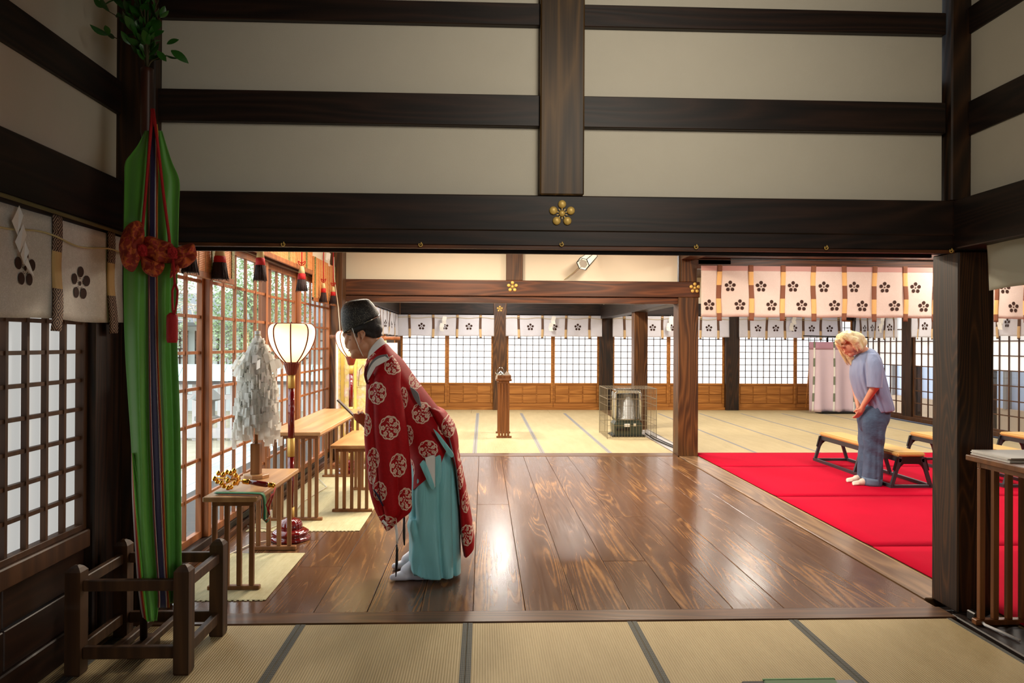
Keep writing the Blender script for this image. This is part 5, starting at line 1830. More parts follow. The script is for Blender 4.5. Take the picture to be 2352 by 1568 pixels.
# ------------------------------------------------------------------ people
def blob(name, caps, balls, mat, parent, voxel=.006, smooth=8, fine=None, deform=None, raw=None, **kw):
    """one continuous skin from tapered limbs and ellipsoids, fused by a voxel remesh"""
    mb = MB()
    for p, q, a, b in caps:
        p, q = Vector(p), Vector(q)
        mb.tube([p, q], [a, b], 18)
        mb.ball(p, a, 18, 12)
        mb.ball(q, b, 18, 12)
    for it in balls:
        c, r = it[0], it[1]
        rot = it[2] if len(it) > 2 else None
        mb.ball(c, 1.0, 20, 14, r, rot)
    if raw: mb.v, mb.f = raw
    me = mesh_from(name, mb.v, mb.f, mat)
    o = bpy.data.objects.new('tmp', me)
    COL.objects.link(o)
    m = o.modifiers.new('r', 'REMESH')
    m.mode = 'VOXEL'
    m.voxel_size = voxel
    if smooth:
        s = o.modifiers.new('s', 'SMOOTH')
        s.factor = .5
        s.iterations = smooth
    dg = bpy.context.evaluated_depsgraph_get()
    nm = bpy.data.meshes.new_from_object(o.evaluated_get(dg))
    bpy.data.objects.remove(o)
    org = PL[parent.name]
    n = len(nm.vertices)
    co = np.empty(n * 3, dtype=np.float32)
    nm.vertices.foreach_get('co', co)
    co = co.reshape(-1, 3)
    if deform is not None: co = deform(co)
    co = co - np.array(org, dtype=np.float32)
    nm.vertices.foreach_set('co', co.ravel())
    nm.polygons.foreach_set('use_smooth', [True] * len(nm.polygons))
    nm.materials.clear()
    nm.materials.append(mat)
    nm.update()
    return link(name, nm, parent, org, **kw)


def loft(name, secs, mat, parent, m=60, n=72, fold=0.0, ff=7, pw=1.0, cap=True, med=None, seed=0, foldz=1.0, flat_end=False, smooth=True, foldfn=None):
    """secs: (xL,yL,xR,yR,Yc,half_depth) silhouette pairs in photo px at depth Yc"""
    A = catmull(secs, m)
    rs = []
    for k, (xl, yl, xr, yr, Yc, hd) in enumerate(A):
        L, R = at(xl, yl, Y=Yc), at(xr, yr, Y=Yc)
        c, h = (L + R) / 2, (R - L) / 2
        t_ = k / (m - 1)
        ring = []
        for i in range(n):
            a = 2 * math.pi * i / n
            ca, sa = math.cos(a), math.sin(a)
            if pw != 1.0:
                ca = math.copysign(abs(ca) ** pw, ca)
                sa = math.copysign(abs(sa) ** pw, sa)
            f = 0
            if fold:
                f = fold * (.25 + foldz * t_) * (math.sin(ff * a + seed + 2 * math.sin(t_ * 3 + seed)) * .6 + mnoise.noise((ca * 2.2 + seed, sa * 2.2, t_ * 3.0)) * 1.1)
            if foldfn: f += foldfn(a, t_)
            nrm_ = (h.normalized() * ca + Vector((0, -1, 0)) * sa)
            edge = abs(math.cos(a)) ** 6
            ring.append(c + h * ca + Vector((0, -1, 0)) * (sa * hd) + nrm_ * f * (1 - edge * .7))
        rs.append(ring)
    mb = MB()
    mb.rings(rs, cap)
    o = mb.build(name, mat, parent, smooth)
    if med: medallions(o, med)
    return o


def fuse(name, objs, mat, parent, voxel=.006, smooth=2):
    V, F = [], []
    for o in objs:
        i = len(V)
        V += [v.co + PL[o.name] for v in o.data.vertices]
        F += [tuple(i + k for k in p.vertices) for p in o.data.polygons]
        PL.pop(o.name)
        bpy.data.objects.remove(o)
    return blob(name, [], [], mat, parent, voxel, smooth, raw=(V, F))


def medallions(o, centres):
    """centres: (px,py,rx_px,ry_px[,depth]); writes the local disc coordinates of the nearest one into the UV map"""
    me = o.data
    org = PL[o.name]
    C = []
    for q in centres:
        Yc = q[4] if len(q) > 4 else 4.6
        c, e = at(q[0], q[1], Y=Yc), at(q[0] + q[2], q[1], Y=Yc)
        f = at(q[0], q[1] + q[3], Y=Yc)
        C.append((c.x, c.z, e.x - c.x, c.z - f.z))
    C = np.array(C)
    n = len(me.vertices)
    co = np.empty(n * 3)
    me.vertices.foreach_get('co', co)
    co = co.reshape(-1, 3) + np.array(org)
    uv = me.uv_layers.new(name='UVMap')
    out = np.zeros((len(me.loops), 2), dtype=np.float32)
    for p in me.polygons:
        v = co[list(p.vertices)]
        mx, mz = v[:, 0].mean(), v[:, 2].mean()
        d = ((mx - C[:, 0]) / C[:, 2]) ** 2 + ((mz - C[:, 1]) / C[:, 3]) ** 2
        k = int(d.argmin())
        for li, vi in zip(p.loop_indices, p.vertices):
            out[li] = ((co[vi, 0] - C[k, 0]) / C[k, 2], (co[vi, 2] - C[k, 1]) / C[k, 3])
    uv.data.foreach_set('uv', out.ravel())


def robe_mat():
    g = G('red_medallion_brocade')
    u, v, _ = g.xyz(g.tc('UV'))
    r = (u * u + v * v).sqrt()
    t = v.atan2(u)
    outer = (r - .93 + (t * 10).sin() * .035).abs().lt(.05)
    second = (r - .84 - (t * 7 + 1).sin() * .06).abs().lt(.035) * r.lt(.95)

    def flower(cx, cy, R):
        du, dv = u - cx, v - cy
        q = (du * du + dv * dv).sqrt()
        a = dv.atan2(du)
        pet = q.lt((a * 5).cos() * (R * .10) + R * .92)
        gap = (q - R * .36).abs().gt(R * .07)
        return pet * gap
    s = None
    for k in range(7):
        a = k * 2 * math.pi / 7 + .45
        if k == 2: continue
        f = flower(.60 * math.cos(a), .60 * math.sin(a), .205)
        s = f if s is None else s.max(f)
    for cx, cy in ((.08, .20), (-.16, -.06), (.16, -.10), (-.02, -.32), (-.26, .20), (.32, .14)):
        s = s.max(flower(cx, cy, .085))
    br = ((v * 9 + (u * 7).sin() * 1.4).sin().abs().lt(.22)) * r.lt(.55)
    tot = outer.max(second).max(s).max(br) * r.lt(1.0)
    nz = g.noise(g.tc(), 4, 3)
    dm = ((g.noise(g.tc(), 40, 2) - .5).abs()).lt(.04)
    red = g.mix((nz * .8 + dm * .25).clamp(), lin((142, 2, 12)), lin((184, 8, 20)))
    g.set(color=g.mix(tot, red, lin((226, 196, 176))), rough=.65, spec=.25)
    g.bump(tot * .6 + g.noise(g.tc(), 240, 2) * .4, .25, .002)
    return g.m


ROBE = robe_mat()
SKIN = flat('skin', (206, 146, 112), .5, var=.06, bump=.08, bscale=120, sheen=.05)
SKIN2 = flat('ruddy_skin', (208, 146, 118), .5, var=.10, bump=.1, bscale=90)  # the woman's own skin tone, slightly ruddier
HAKAMA = G('turquoise_silk')
HAKAMA.set(color=HAKAMA.mix(HAKAMA.noise(HAKAMA.tc(), 3, 3), lin((116, 190, 198)), lin((140, 212, 218))), rough=.42, sheen=.3)
HAKAMA.bump(HAKAMA.noise(HAKAMA.mapping(HAKAMA.tc(), scale=(1, 1, .25)), 9, 3, .5, 1.2), .5, .03)
HAKAMA = HAKAMA.m
HAIRB = flat('short_black_hair', (20, 17, 16), .55, bump=1, bscale=260, var=.4)
g = G('glittering_black_hat')
sp_ = g.noise(g.tc(), 210, 2)
g.set(color=g.mix(sp_.gt(.60), lin((22, 22, 22)), lin((120, 116, 104))), rough=.42)
g.bump(sp_, .8, .004)
HAT = g.m
TABI = flat('white_tabi_cotton', (226, 226, 236), .85, bump=.2, bscale=30)
WHITE = M['white']

YP = 4.76
pr = root('person', 'person in a red medallion robe and turquoise trousers bowing in a tall black hat', 'person', (at(945, 1310, Z=0).x, YP, 0))
P = lambda px, py, Y=YP: at(px, py, Y=Y)


def hand(palm, fdir, pdir, side, s=1.0, curl=.9):
    """capsules of a hand: palm centre, finger direction, palm normal (towards the palm side), thumb side"""
    f, n_, t = Vector(fdir).normalized(), Vector(pdir).normalized(), Vector(side).normalized()
    palm = Vector(palm)
    c = [(palm - f * .035 * s + t * q * .022 * s, palm + f * .035 * s + t * q * .026 * s, .0135 * s, .012 * s) for q in (-1, -.33, .33, 1)]
    for k, (q, L) in enumerate(((1, .068), (.36, .076), (-.3, .071), (-.95, .056))):
        p0 = palm + f * .042 * s + t * q * .026 * s
        p1 = p0 + (f * math.cos(curl * .35) + n_ * math.sin(curl * .35)) * L * .45 * s
        p2 = p1 + (f * math.cos(curl * 1.0) + n_ * math.sin(curl * 1.0)) * L * .32 * s
        p3 = p2 + (f * math.cos(curl * 1.6) + n_ * math.sin(curl * 1.6)) * L * .24 * s
        c += [(p0, p1, .0088 * s, .008 * s), (p1, p2, .008 * s, .0074 * s), (p2, p3, .0074 * s, .0062 * s)]
    b = palm - f * .022 * s + t * .028 * s
    b1 = b + (f * .6 + t * .7 + n_ * .35).normalized() * .038 * s
    b2 = b1 + (f * .9 + t * .15 + n_ * .35).normalized() * .03 * s
    c += [(b, b1, .0125 * s, .0095 * s), (b1, b2, .0095 * s, .0078 * s)]
    return c


# --- priest body (continuous skin): head bowed, trunk leaning to the left, hands gripping the baton
nk, chest, waist, hip = P(866, 800), P(900, 860), P(945, 940), P(988, 1010)
sh = [Vector((nk.x + .01, YP + s * .16, nk.z - .13)) for s in (-1, 1)]
el = [P(880, 925, YP - .22), P(880, 925, YP + .22)]
wr_ = [P(850, 968, YP - .06), P(850, 968, YP + .05)]
hc = [P(838, 968, YP - .035), P(838, 966, YP + .03)]
caps = [(P(849, 780), P(861, 796), .046, .046), (P(861, 796), P(885, 840), .05, .085), (P(885, 840), P(900, 880), .085, .10), (P(900, 880), waist, .10, .095), (waist, P(990, 1010), .095, .10)]
for s in (0, 1):
    caps += [(sh[s], el[s], .048, .038), (el[s], wr_[s], .038, .026), (P(872, 815), sh[s], .045, .046), (wr_[s], hc[s], .026, .024)]
    sy = -1 if s == 0 else 1
    hp, kn, an = Vector((hip.x, YP + sy * .09, hip.z - .04)), P(978, 1165, YP + sy * .10), (P(972, 1302, YP - .10) if s == 0 else P(972, 1288, YP + .13))
    caps += [(hp, kn, .08, .058), (kn, an, .055, .036), (an, (an.x - .13, an.y, .03), .034, .02)]
    caps += hand(hc[s], (-.55, -.55 * sy * -1, .35), (0, -sy * -1, 0), (-.3, 0, 1), .95, 1.1)
# the head: skull, brow, nose, lips, chin, ear - measured from the profile
H = lambda px, py, dy=0: P(px, py, YP + dy)
ROT = Matrix.Rotation(math.radians(12), 3, 'Y')
balls = [(H(838, 748), (.098, .077, .105), ROT), (H(819, 783), (.062, .062, .082), ROT), (H(823, 805), (.048, .052, .040)), (H(836, 796), (.048, .056, .05)), (H(800, 778), (.022, .045, .05), ROT)]
caps += [(H(797, 771), H(793.5, 768), .022, .02), (H(798.2, 783), H(796.5, 795.2), .0075, .0105), (H(799, 797), H(800, 797), .012, .01), (H(805, 803.0, 0), H(806, 803, 0), .0095, .0095), (H(806.3, 808.3), H(807, 808.3), .0095, .0095),
         (H(812, 817, -.01), H(812, 817, .01), .019, .019), (H(816, 816.5), H(839, 812), .022, .034), (H(801, 779, -.034), H(801, 779, -.030), .013, .013), (H(801, 779, .034), H(801, 779, .030), .013, .013)]
for s in (-1, 1):
    e0 = H(831, 770, s * .074)
    pts = [H(829, 766, s * .074), H(828, 761, s * .079), H(833, 759, s * .083), H(838, 764, s * .085), H(837, 772, s * .083), H(833, 778, s * .08), H(831, 782, s * .077)]
    for a, b in zip(pts[:-1], pts[1:]): caps.append((a, b, .0052, .0052))
    balls.append((H(832.5, 770, s * .073), (.011, .006, .020)))
body = blob('body', caps, balls, SKIN, pr, .0048, 5)
# face details
for s in (-1, 1):
    MB().tube([H(795.5, 769.5, s * .018), H(798.5, 767.5, s * .035), H(805, 769.5, s * .056)], [.002, .0035, .002], 6).build('eyebrow', HAIRB, pr, True)
    MB().tube([H(797.0, 779.5, s * .024), H(800.0, 781, s * .040), H(805.0, 780, s * .054)], [.0015, .0026, .0015], 6).build('closed_eye', HAIRB, pr, True)
MB().tube([H(803.2, 805.6, -.022), H(801.8, 805.3, -.01), H(801.4, 805.2, 0), H(801.8, 805.3, .01), H(803.2, 805.6, .022)], [.002, .0042, .005, .0042, .002], 8).build('lips', flat('lip_colour', (170, 96, 84), .5), pr, True)
# hair at the nape and temples
blob('short_hair', [(H(846, 752, -.05), H(866, 757, -.03), .034, .036), (H(846, 752, .05), H(866, 757, .03), .034, .036), (H(852, 762, -.045), H(869, 768, -.02), .024, .022), (H(852, 762, .045), H(869, 768, .02), .024, .022),
                    (H(814, 757, -.064), H(836, 751, -.072), .020, .022), (H(814, 757, .064), H(836, 751, .072), .020, .022), (H(842, 765, -.062), H(858, 770, -.045), .022, .018), (H(842, 765, .062), H(858, 770, .045), .022, .018), (H(818, 765, -.066), H(821, 775, -.066), .008, .004), (H(818, 765, .066), H(821, 775, .066), .008, .004)],
     [(H(845, 744), (.088, .086, .085)), (H(857, 752), (.056, .080, .062)), (H(858, 764), (.046, .070, .040))], HAIRB, pr, .005, 4)
# hat
hs = [(789, 765, 870, 731, YP, .082), (785, 750, 872, 724, YP, .092), (783, 732, 869, 716, YP, .094), (784, 712, 860, 701, YP, .086), (790, 699, 851, 691, YP, .066), (803, 691, 846, 687, YP, .04), (818, 688, 838, 686, YP, .014)]
loft('black_hat', hs, HAT, pr, 40, 64)
MB().tube([H(873, 721, -.01), H(868, 726, -.05), H(855, 733.5, -.082), H(836, 742, -.090)], [.002, .004, .004, .002], 6).build('hat_rim', M['steel'], pr, True)
MB().tube([H(809, 753, -.090), H(815, 772, -.081), H(824, 797, -.070), H(833, 816, -.045), H(836, 820, -.01)], .0022, 5).build('chin_cord', M['paper'], pr, True)
# collar and inner robes
loft('white_collar', [(844, 826, 892, 797, YP, .090), (845, 818, 886, 787, YP, .080), (846, 811, 880, 778, YP, .072), (849, 805, 876, 774, YP, .064)], WHITE, pr, 20, 40)
# upper robe: back and trunk
trunk = [(843, 832, 890, 790, YP, .085), (838, 846, 903, 805, YP, .15), (843, 872, 925, 826, YP, .185), (858, 905, 950, 861, YP, .19), (880, 945, 976, 896, YP, .185), (905, 985, 1003, 931, YP, .18), (925, 1015, 1028, 960, YP, .18),
         (940, 1045, 1044, 990, YP, .195), (944, 1075, 1044, 1012, YP, .205), (945, 1105, 1036, 1040, YP, .21), (945, 1122, 1026, 1050, YP, .212)]
TM = [(953, 871, 16, 24), (926, 914, 11, 26, 4.58), (968, 948, 22, 25), (990, 948, 14, 9), (1022, 975, 18, 25), (998, 915, 9, 12), (984, 1030, 23, 21), (938, 1000, 12, 25), (940, 1082, 12, 25), (846, 868, 20, 20)]
loft('robe_trunk', trunk, ROBE, pr, 110, 120, .006, 6, med=TM, seed=2)
loft('robe_collar', [(842, 836, 892, 797, YP, .105), (842, 828, 889, 790, YP, .092), (846, 824, 886, 788, YP, .083)], ROBE, pr, 14, 60, med=[(852, 822, 12, 12)])
# long rear panel hanging from the back to the heels
tail = [(985, 930, 1022, 945, YP - .01, .15), (1004, 968, 1042, 972, YP - .01, .165), (1022, 1000, 1051, 1003, YP, .17), (1036, 1035, 1054, 1038, YP, .17), (1048, 1075, 1062, 1078, YP, .17), (1053, 1120, 1071, 1122, YP, .16),
        (1055, 1165, 1079, 1166, YP, .155), (1058, 1210, 1086, 1208, YP, .15), (1062, 1245, 1090, 1240, YP, .15), (1066, 1270, 1089, 1251, YP, .15)]
loft('robe_tail', tail, ROBE, pr, 110, 90, .005, 5, med=[(1062, 1045, 12, 26), (1056, 1098, 9, 26), (1070, 1155, 10, 24), (1072, 1230, 15, 25), (1030, 980, 16, 25)], seed=4, pw=.7)
loft('grey_lining', [(1025, 985, 1040, 1000, YP - .03, .14), (1034, 1020, 1046, 1030, YP - .03, .15), (1044, 1060, 1054, 1065, YP - .02, .15), (1050, 1110, 1058, 1112, YP - .02, .14), (1054, 1150, 1060, 1150, YP - .02, .13)], M['greycloth'], pr, 30, 40)
# side slit showing the under-robe
def patch(name, outline, Y, th, mat, par, puff=.012, parY=None):
    outline = [tuple(q) for q in catmull(outline + [outline[0]], len(outline) * 4 + 1)[:-1]]
    m = len(outline)
    c = Vector((sum(a for a, b in outline) / m, sum(b for a, b in outline) / m, 0))
    V = [at(c.x, c.y, Y=Y - puff)] + [at(a, b, Y=Y) for a, b in outline]
    V2 = [v + Vector((0, th, 0)) for v in V]
    n = m
    F = [(0, 1 + (k + 1) % n, 1 + k) for k in range(n)] + [(m + 1, m + 2 + k, m + 2 + (k + 1) % n) for k in range(n)] + [(1 + k, 1 + (k + 1) % n, m + 2 + (k + 1) % n, m + 2 + k) for k in range(n)]
    org = PL[par.name]
    return link(name, mesh_from(name, [v - org for v in V + V2], F, mat, False), par, org)


patch('under_robe_slit', [(941, 888), (950, 893), (960, 903), (964, 917), (967, 934), (958, 925), (949, 910)], YP - .205, .02, M['greycloth'], pr, .004)
patch('under_robe_slit', [(995, 985), (1006, 995), (1018, 1010), (1030, 1026), (1042, 1044), (1036, 1050), (1022, 1032), (1008, 1010)], YP - .222, .02, HAKAMA, pr, .003)
# near sleeve: a large hanging bag
slv = [(853, 842, 902, 816, YP - .13, .06), (843, 872, 919, 845, YP - .185, .085), (841, 905, 920, 890, YP - .215, .085), (839, 950, 928, 938, YP - .225, .08), (837, 995, 935, 985, YP - .225, .08), (840, 1040, 941, 1040, YP - .225, .075),
       (844, 1085, 945, 1090, YP - .225, .07), (850, 1130, 945, 1140, YP - .225, .062), (861, 1168, 944, 1172, YP - .225, .052), (874, 1196, 922, 1192, YP - .225, .035), (886, 1218, 895, 1217, YP - .225, .012)]
SMD = [(901, 838, 21, 23), (867, 902, 22, 26), (840, 975, 14, 27), (896, 981, 24, 28), (858, 1053, 15, 26), (854, 1088, 10, 25), (915, 1068, 19, 28), (873, 1128, 17, 24), (931, 1147, 17, 27), (886, 1203, 26, 20), (846, 1010, 6, 6)]
SMD = [q + (YP - .28,) for q in SMD if q[2] > 7]


def sf(a, t_):
    # two long soft folds running down the near face
    return -.022 * t_ * math.exp(-((a - 1.15) / .16) ** 2) - .016 * math.exp(-((a - 2.1) / .14) ** 2) * (.3 + t_) + .012 * math.exp(-((a - 1.65) / .25) ** 2)


loft('near_sleeve', slv, ROBE, pr, 150, 140, .006, 4, med=SMD, seed=1, pw=.85, foldfn=sf)
loft('far_sleeve', [(a, b, c_, d_, 2 * YP - y_, h) for a, b, c_, d_, y_, h in slv[:8]] + [(860, 1150, 930, 1150, YP + .22, .03)], ROBE, pr, 60, 60, .006, 4, med=[(q[0], q[1], q[2], q[3], YP + .2) for q in SMD], seed=3)
# shoulder opening: white and grey inner sleeves in a crescent
patch('shoulder_opening_grey', [(888, 813), (893, 826), (876, 826), (862, 838), (852, 855), (845, 872), (841, 868), (844, 848), (854, 829), (868, 817)], YP - .255, .02, M['greycloth'], pr, .004)
patch('shoulder_opening_white', [(884, 818), (893, 826), (877, 829), (862, 841), (851, 857), (846, 872), (842, 868), (846, 852), (856, 834), (869, 823)], YP - .262, .008, WHITE, pr, .003)
patch('robe_front_edge', [(844, 836), (848, 832), (843, 850), (841, 866), (845, 880), (841, 880), (836, 862), (838, 846)], YP - .265, .012, flat('dark_crimson_lining', (90, 6, 16), .8), pr, .004)
# hakama trousers
hk = [(945, 1030, 1046, 1020, YP, .15), (943, 1070, 1050, 1050, YP, .18), (941, 1110, 1052, 1095, YP, .195), (940, 1150, 1055, 1140, YP, .2), (940, 1195, 1057, 1190, YP, .2), (941, 1240, 1058, 1240, YP, .2), (941, 1280, 1059, 1285, YP, .2), (944, 1306, 1058, 1311, YP, .2)]


def hf(a, t_):
    f = 0
    for c_, w_, d_ in ((.62, .05, -.03), (1.25, .07, -.028), (2.2, .10, -.035), (2.75, .06, -.02), (1.75, .16, .014)):
        f += d_ * math.exp(-((a - c_ - .15 * math.sin(t_ * 3)) / w_) ** 2) * (.25 + .9 * t_)
    return f


h1 = loft('turquoise_trousers', hk, HAKAMA, pr, 80, 130, .010, 5, seed=5, pw=.8, foldfn=hf)
h2 = loft('trouser_front_leg', [(941, 1185, 962, 1188, YP - .09, .09), (936, 1205, 972, 1208, YP - .09, .10), (943, 1240, 985, 1240, YP - .10, .10), (941, 1275, 995, 1280, YP - .11, .10), (944, 1306, 992, 1322, YP - .11, .105)], HAKAMA, pr, 30, 50, .008, 6, seed=8)
fuse('turquoise_trousers', [h1, h2], HAKAMA, pr, .006, 2)
patch('white_side_inset', [(976, 1052), (1000, 1050), (1000, 1114), (995, 1114), (986, 1090)], YP - .236, .03, WHITE, pr, .002)
patch('waist_flap', [(964, 1066), (976, 1060), (997, 1112), (995, 1124), (986, 1114)], YP - .240, .03, HAKAMA, pr, .004)
patch('waist_flap', [(1000, 1050), (1012, 1049), (1012, 1100), (1004, 1122), (1000, 1112)], YP - .240, .03, HAKAMA, pr, .004)
# tabi feet
for s, (hx, hy), (tx, ty), Yf in ((0, (975, 1305), (893, 1322), YP - .10), (1, (974, 1288), (898, 1303), YP + .13)):
    hz, tz = at(hx, hy, Y=Yf), at(tx, ty, Y=Yf)
    hx_, tx_ = hz.x, tz.x
    blob('white_tabi', [((hx_ + .01, Yf, .17), (hx_ - .01, Yf, .04), .045, .040), ((hx_ - .02, Yf, .12), (hx_ - .11, Yf, .055), .046, .042), ((hx_ - .01, Yf, .045), (hx_ - .12, Yf, .035), .040, .038), ((hx_ - .12, Yf - .012, .03), (tx_ + .028, Yf - .022, .022), .032, .021),
                        ((hx_ - .12, Yf + .018, .03), (tx_ + .045, Yf + .028, .02), .030, .019), ((hx_ + .02, Yf, .03), (hx_ - .05, Yf, .03), .032, .034)], [], TABI, pr, .005, 6,
         deform=lambda co: np.column_stack([co[:, 0], co[:, 1], np.maximum(co[:, 2], .002)]).astype(np.float32))
# cords with tassels
MB().tube([P(879, 1195, YP - .30), P(889, 1207, YP - .29)], [.007, .009], 8).build('white_cord', WHITE, pr, True)
MB().tube([P(909, 1205, YP - .27), P(912, 1230, YP - .27), P(912, 1248, YP - .27)], [.008, .0085, .006], 8).build('white_cord', WHITE, pr, True)
MB().tube([P(911, 1250, YP - .27), P(912, 1262, YP - .27), P(911, 1295, YP - .27), P(909, 1324, YP - .27)], [.004, .008, .009, .003], 10).build('black_tassel', M['black'], pr, True)
MB().tube([P(928, 1185, YP - .18), P(928, 1215, YP - .18), P(928, 1235, YP - .18), P(929, 1252, YP - .18)], [.006, .009, .008, .004], 10).build('black_tassel', M['black'], pr, True)
MB().tube([P(858, 1124, YP - .295), P(868, 1138, YP - .295), P(880, 1162, YP - .29)], [.004, .007, .004], 8).build('navy_cord', flat('navy_cord', (28, 20, 60), .7), pr, True)
MB().tube([P(860, 1096, YP - .295), P(856, 1122, YP - .295)], [.003, .003], 6).build('white_cord', WHITE, pr, True)
# baton: a thing of its own
bt_ = root('wooden_baton', 'flat pale wooden baton held out in front of the bowing priestly figure', 'baton', P(800, 940, YP - .02))
MB().bar(P(776, 918, YP - .02), P(840, 981, YP - .02), .052, .009, (.7, 0, .7)).build('baton_blade', flat('worn_baton_wood', (150, 128, 112), .35, .0), bt_)

# ------------------------------------------------------------------ woman
YW = 7.72
wo = root('person', 'person with blond hair in a blue T-shirt and jeans bowing barefoot on the red carpet', 'person', (at(1990, 1100, Y=YW).x, YW, .008))
Wp = lambda px, py, dy=0: at(px, py, Y=YW + dy)
nk, chest, belly, hip = Wp(1990, 803), Wp(1996, 840), Wp(2003, 890), Wp(2008, 938)
caps = [(Wp(1970, 793), Wp(1984, 806), .05, .052), (Wp(1984, 806), chest, .055, .115), (chest, belly, .11, .11), (belly, Wp(2008, 950), .11, .10)]
shn, shf = Wp(2006, 834, -.16), Wp(1990, 832, .16)
eln, elf = Wp(2010, 888, -.20), Wp(1964, 885, .20)
wrn, wrf = Wp(1982, 932, -.09), Wp(1971, 930, .06)
caps += [(Wp(1994, 818), shn, .045, .045), (Wp(1994, 818), shf, .045, .045), (shn, eln, .052, .044), (eln, wrn, .042, .026), (shf, elf, .052, .042), (elf, wrf, .040, .025)]
hn, hf_ = Wp(1977, 944, -.07), Wp(1975, 947, .02)
caps += [(wrn, hn, .026, .024), (wrf, hf_, .025, .024)]
caps += hand(hn, (-.35, .35, -.85), (0, 1, .0), (-.9, -.1, .2), .95, .8) + hand(hf_, (.25, -.3, -.9), (0, -1, .0), (-.9, .1, .3), .95, .5)
legs = []
for s in (-1, 1):
    hp = Vector((hip.x, YW + s * .09, hip.z - .06))
    kn = Wp(2003 if s < 0 else 1990, 1030, s * .10)
    an = Wp(2003 if s < 0 else 1988, 1098, s * .09)
    legs.append((hp, kn, an))
    caps += [(hp, kn, .068, .058), (kn, an, .055, .038)]
    toe = Vector((an.x - .20, an.y - .01, .028))
    caps += [(Vector((an.x + .02, an.y, .045)), Vector((an.x - .10, an.y, .042)), .034, .036), (Vector((an.x - .10, an.y, .036)), toe, .034, .018), (Vector((an.x - .1, an.y + .03, .03)), toe + Vector((.02, .045, 0)), .028, .015)]
    for k in range(5):
        q = toe + Vector((.005 + .008 * k * (1 if s > 0 else 1), -.018 + .017 * k, -.008))
        caps.append((q + Vector((.03, 0, .004)), q + Vector((-.018, 0, -.002)), .011, .0095))
HR = Matrix.Rotation(math.radians(-48), 3, 'Y')
W_ = lambda px, py, dy=0: at(px, py, Y=YW - .02 + dy)
balls = [(W_(1960, 785), (.085, .075, .098), HR), (W_(1950, 798), (.060, .060, .078), HR), (W_(1957, 808), (.04, .045, .04))]
caps += [(W_(1939, 800), W_(1941, 806.5), .012, .012), (W_(1940.5, 807), W_(1940.2, 808.2), .013, .012), (W_(1946, 811), W_(1947, 811.5), .015, .014), (W_(1952, 814.5, -.01), W_(1952, 814.5, .01), .022, .022), (W_(1956, 812), W_(1972, 803), .03, .036),
         (W_(1936, 795, -.03), W_(1936, 795, .03), .02, .02)]
caps += [(W_(1962, 797, s * .07), W_(1966, 803, s * .072), .012, .01) for s in (-1, 1)]


def flr(co):
    co = co.copy()
    co[:, 2] = np.maximum(co[:, 2], .012)
    return co


blob('body', caps, balls, SKIN2, wo, .006, 4, deform=flr)
socks = flat('pale_toe_socks', (226, 206, 190), .8)
for s, (hp, kn, an) in zip((-1, 1), legs):
    toe = Vector((an.x - .20, an.y - .01, .028))
    c_ = [(Vector((an.x + .02, an.y, .06)), Vector((an.x - .10, an.y, .045)), .038, .039), (Vector((an.x - .10, an.y, .038)), toe, .037, .021), (Vector((an.x - .1, an.y + .03, .032)), toe + Vector((.02, .045, 0)), .031, .018)]
    for k in range(5):
        q = toe + Vector((.005 + .008 * k, -.018 + .017 * k, -.006))
        c_.append((q + Vector((.03, 0, .004)), q + Vector((-.018, 0, -.002)), .0125, .011))
    blob('foot_covering', c_, [], socks, wo, .005, 3, deform=flr)
for s in (-1, 1):
    MB().tube([W_(1934.5, 797.5, s * .02), W_(1936.5, 799, s * .034), W_(1941, 797.5, s * .052)], [.002, .004, .002], 6).build('closed_eye', flat('lash_brown', (90, 40, 26), .7) if s < 0 else bpy.data.materials['lash_brown'], wo, True)
    MB().tube([W_(1930.5, 791.5, s * .018), W_(1933, 790, s * .036), W_(1938, 789, s * .054)], [.002, .0035, .002], 6).build('eyebrow', flat('brow_blond', (170, 110, 66), .7) if s < 0 else bpy.data.materials['brow_blond'], wo, True)
MB().tube([W_(1945.5, 813.0, -.024), W_(1943.4, 811.6, 0), W_(1945.5, 813.0, .024)], [.003, .006, .003], 8).build('lips', flat('rosy_lips', (178, 70, 62), .5), wo, True)
# hair: soft volume plus combed strands
BL = flat('blond_hair', (238, 218, 164), .45, bump=.8, bscale=90, var=.14)
g = G('combed_blond_hair')
x_, y_, z_ = g.xyz(g.tc())
nz = g.noise(g.mapping(g.tc(), scale=(22, 60, 22)), 1.0, 4)
g.set(color=g.ramp(nz, [(.3, lin((222, 194, 138))), (.7, lin((248, 236, 196)))]), rough=.42, spec=.6)
g.bump(nz, .9, .012)
BLC = g.m
hb = [(W_(1962, 778), (.118, .092, .082), Matrix.Rotation(math.radians(10), 3, 'Y')), (W_(1948, 771), (.085, .086, .060), Matrix.Rotation(math.radians(-12), 3, 'Y')), (W_(1974, 786), (.078, .084, .070)), (W_(1932, 779), (.045, .075, .065), Matrix.Rotation(math.radians(-20), 3, 'Y'))]
hcp = []
for s in (-1, 1):
    hcp += [(W_(1940, 770, s * .05), W_(1965, 783, s * .075), .04, .045), (W_(1965, 783, s * .070), W_(1977, 798, s * .07), .045, .028), (W_(1922, 782, s * .04), W_(1932, 796, s * .055 + .02), .022, .010)]
hcp += [(W_(1955, 780, -.085), W_(1970, 806, -.070), .022, .009), (W_(1962, 778, -.085), W_(1978, 803, -.072), .026, .012)]
hcp += [(W_(1924, 788, .05), W_(1934, 806, .07), .03, .026), (W_(1934, 806, .07), W_(1949, 822, .07), .03, .034), (W_(1949, 822, .06), W_(1955, 838, .05), .034, .010), (W_(1950, 812, .05), W_(1958, 822, .04), .03, .022)]
blob('hair', hcp, hb, BLC, wo, .006, 5)
rr = random.Random(8)
mb = MB()
part = W_(1936, 763, -.01)
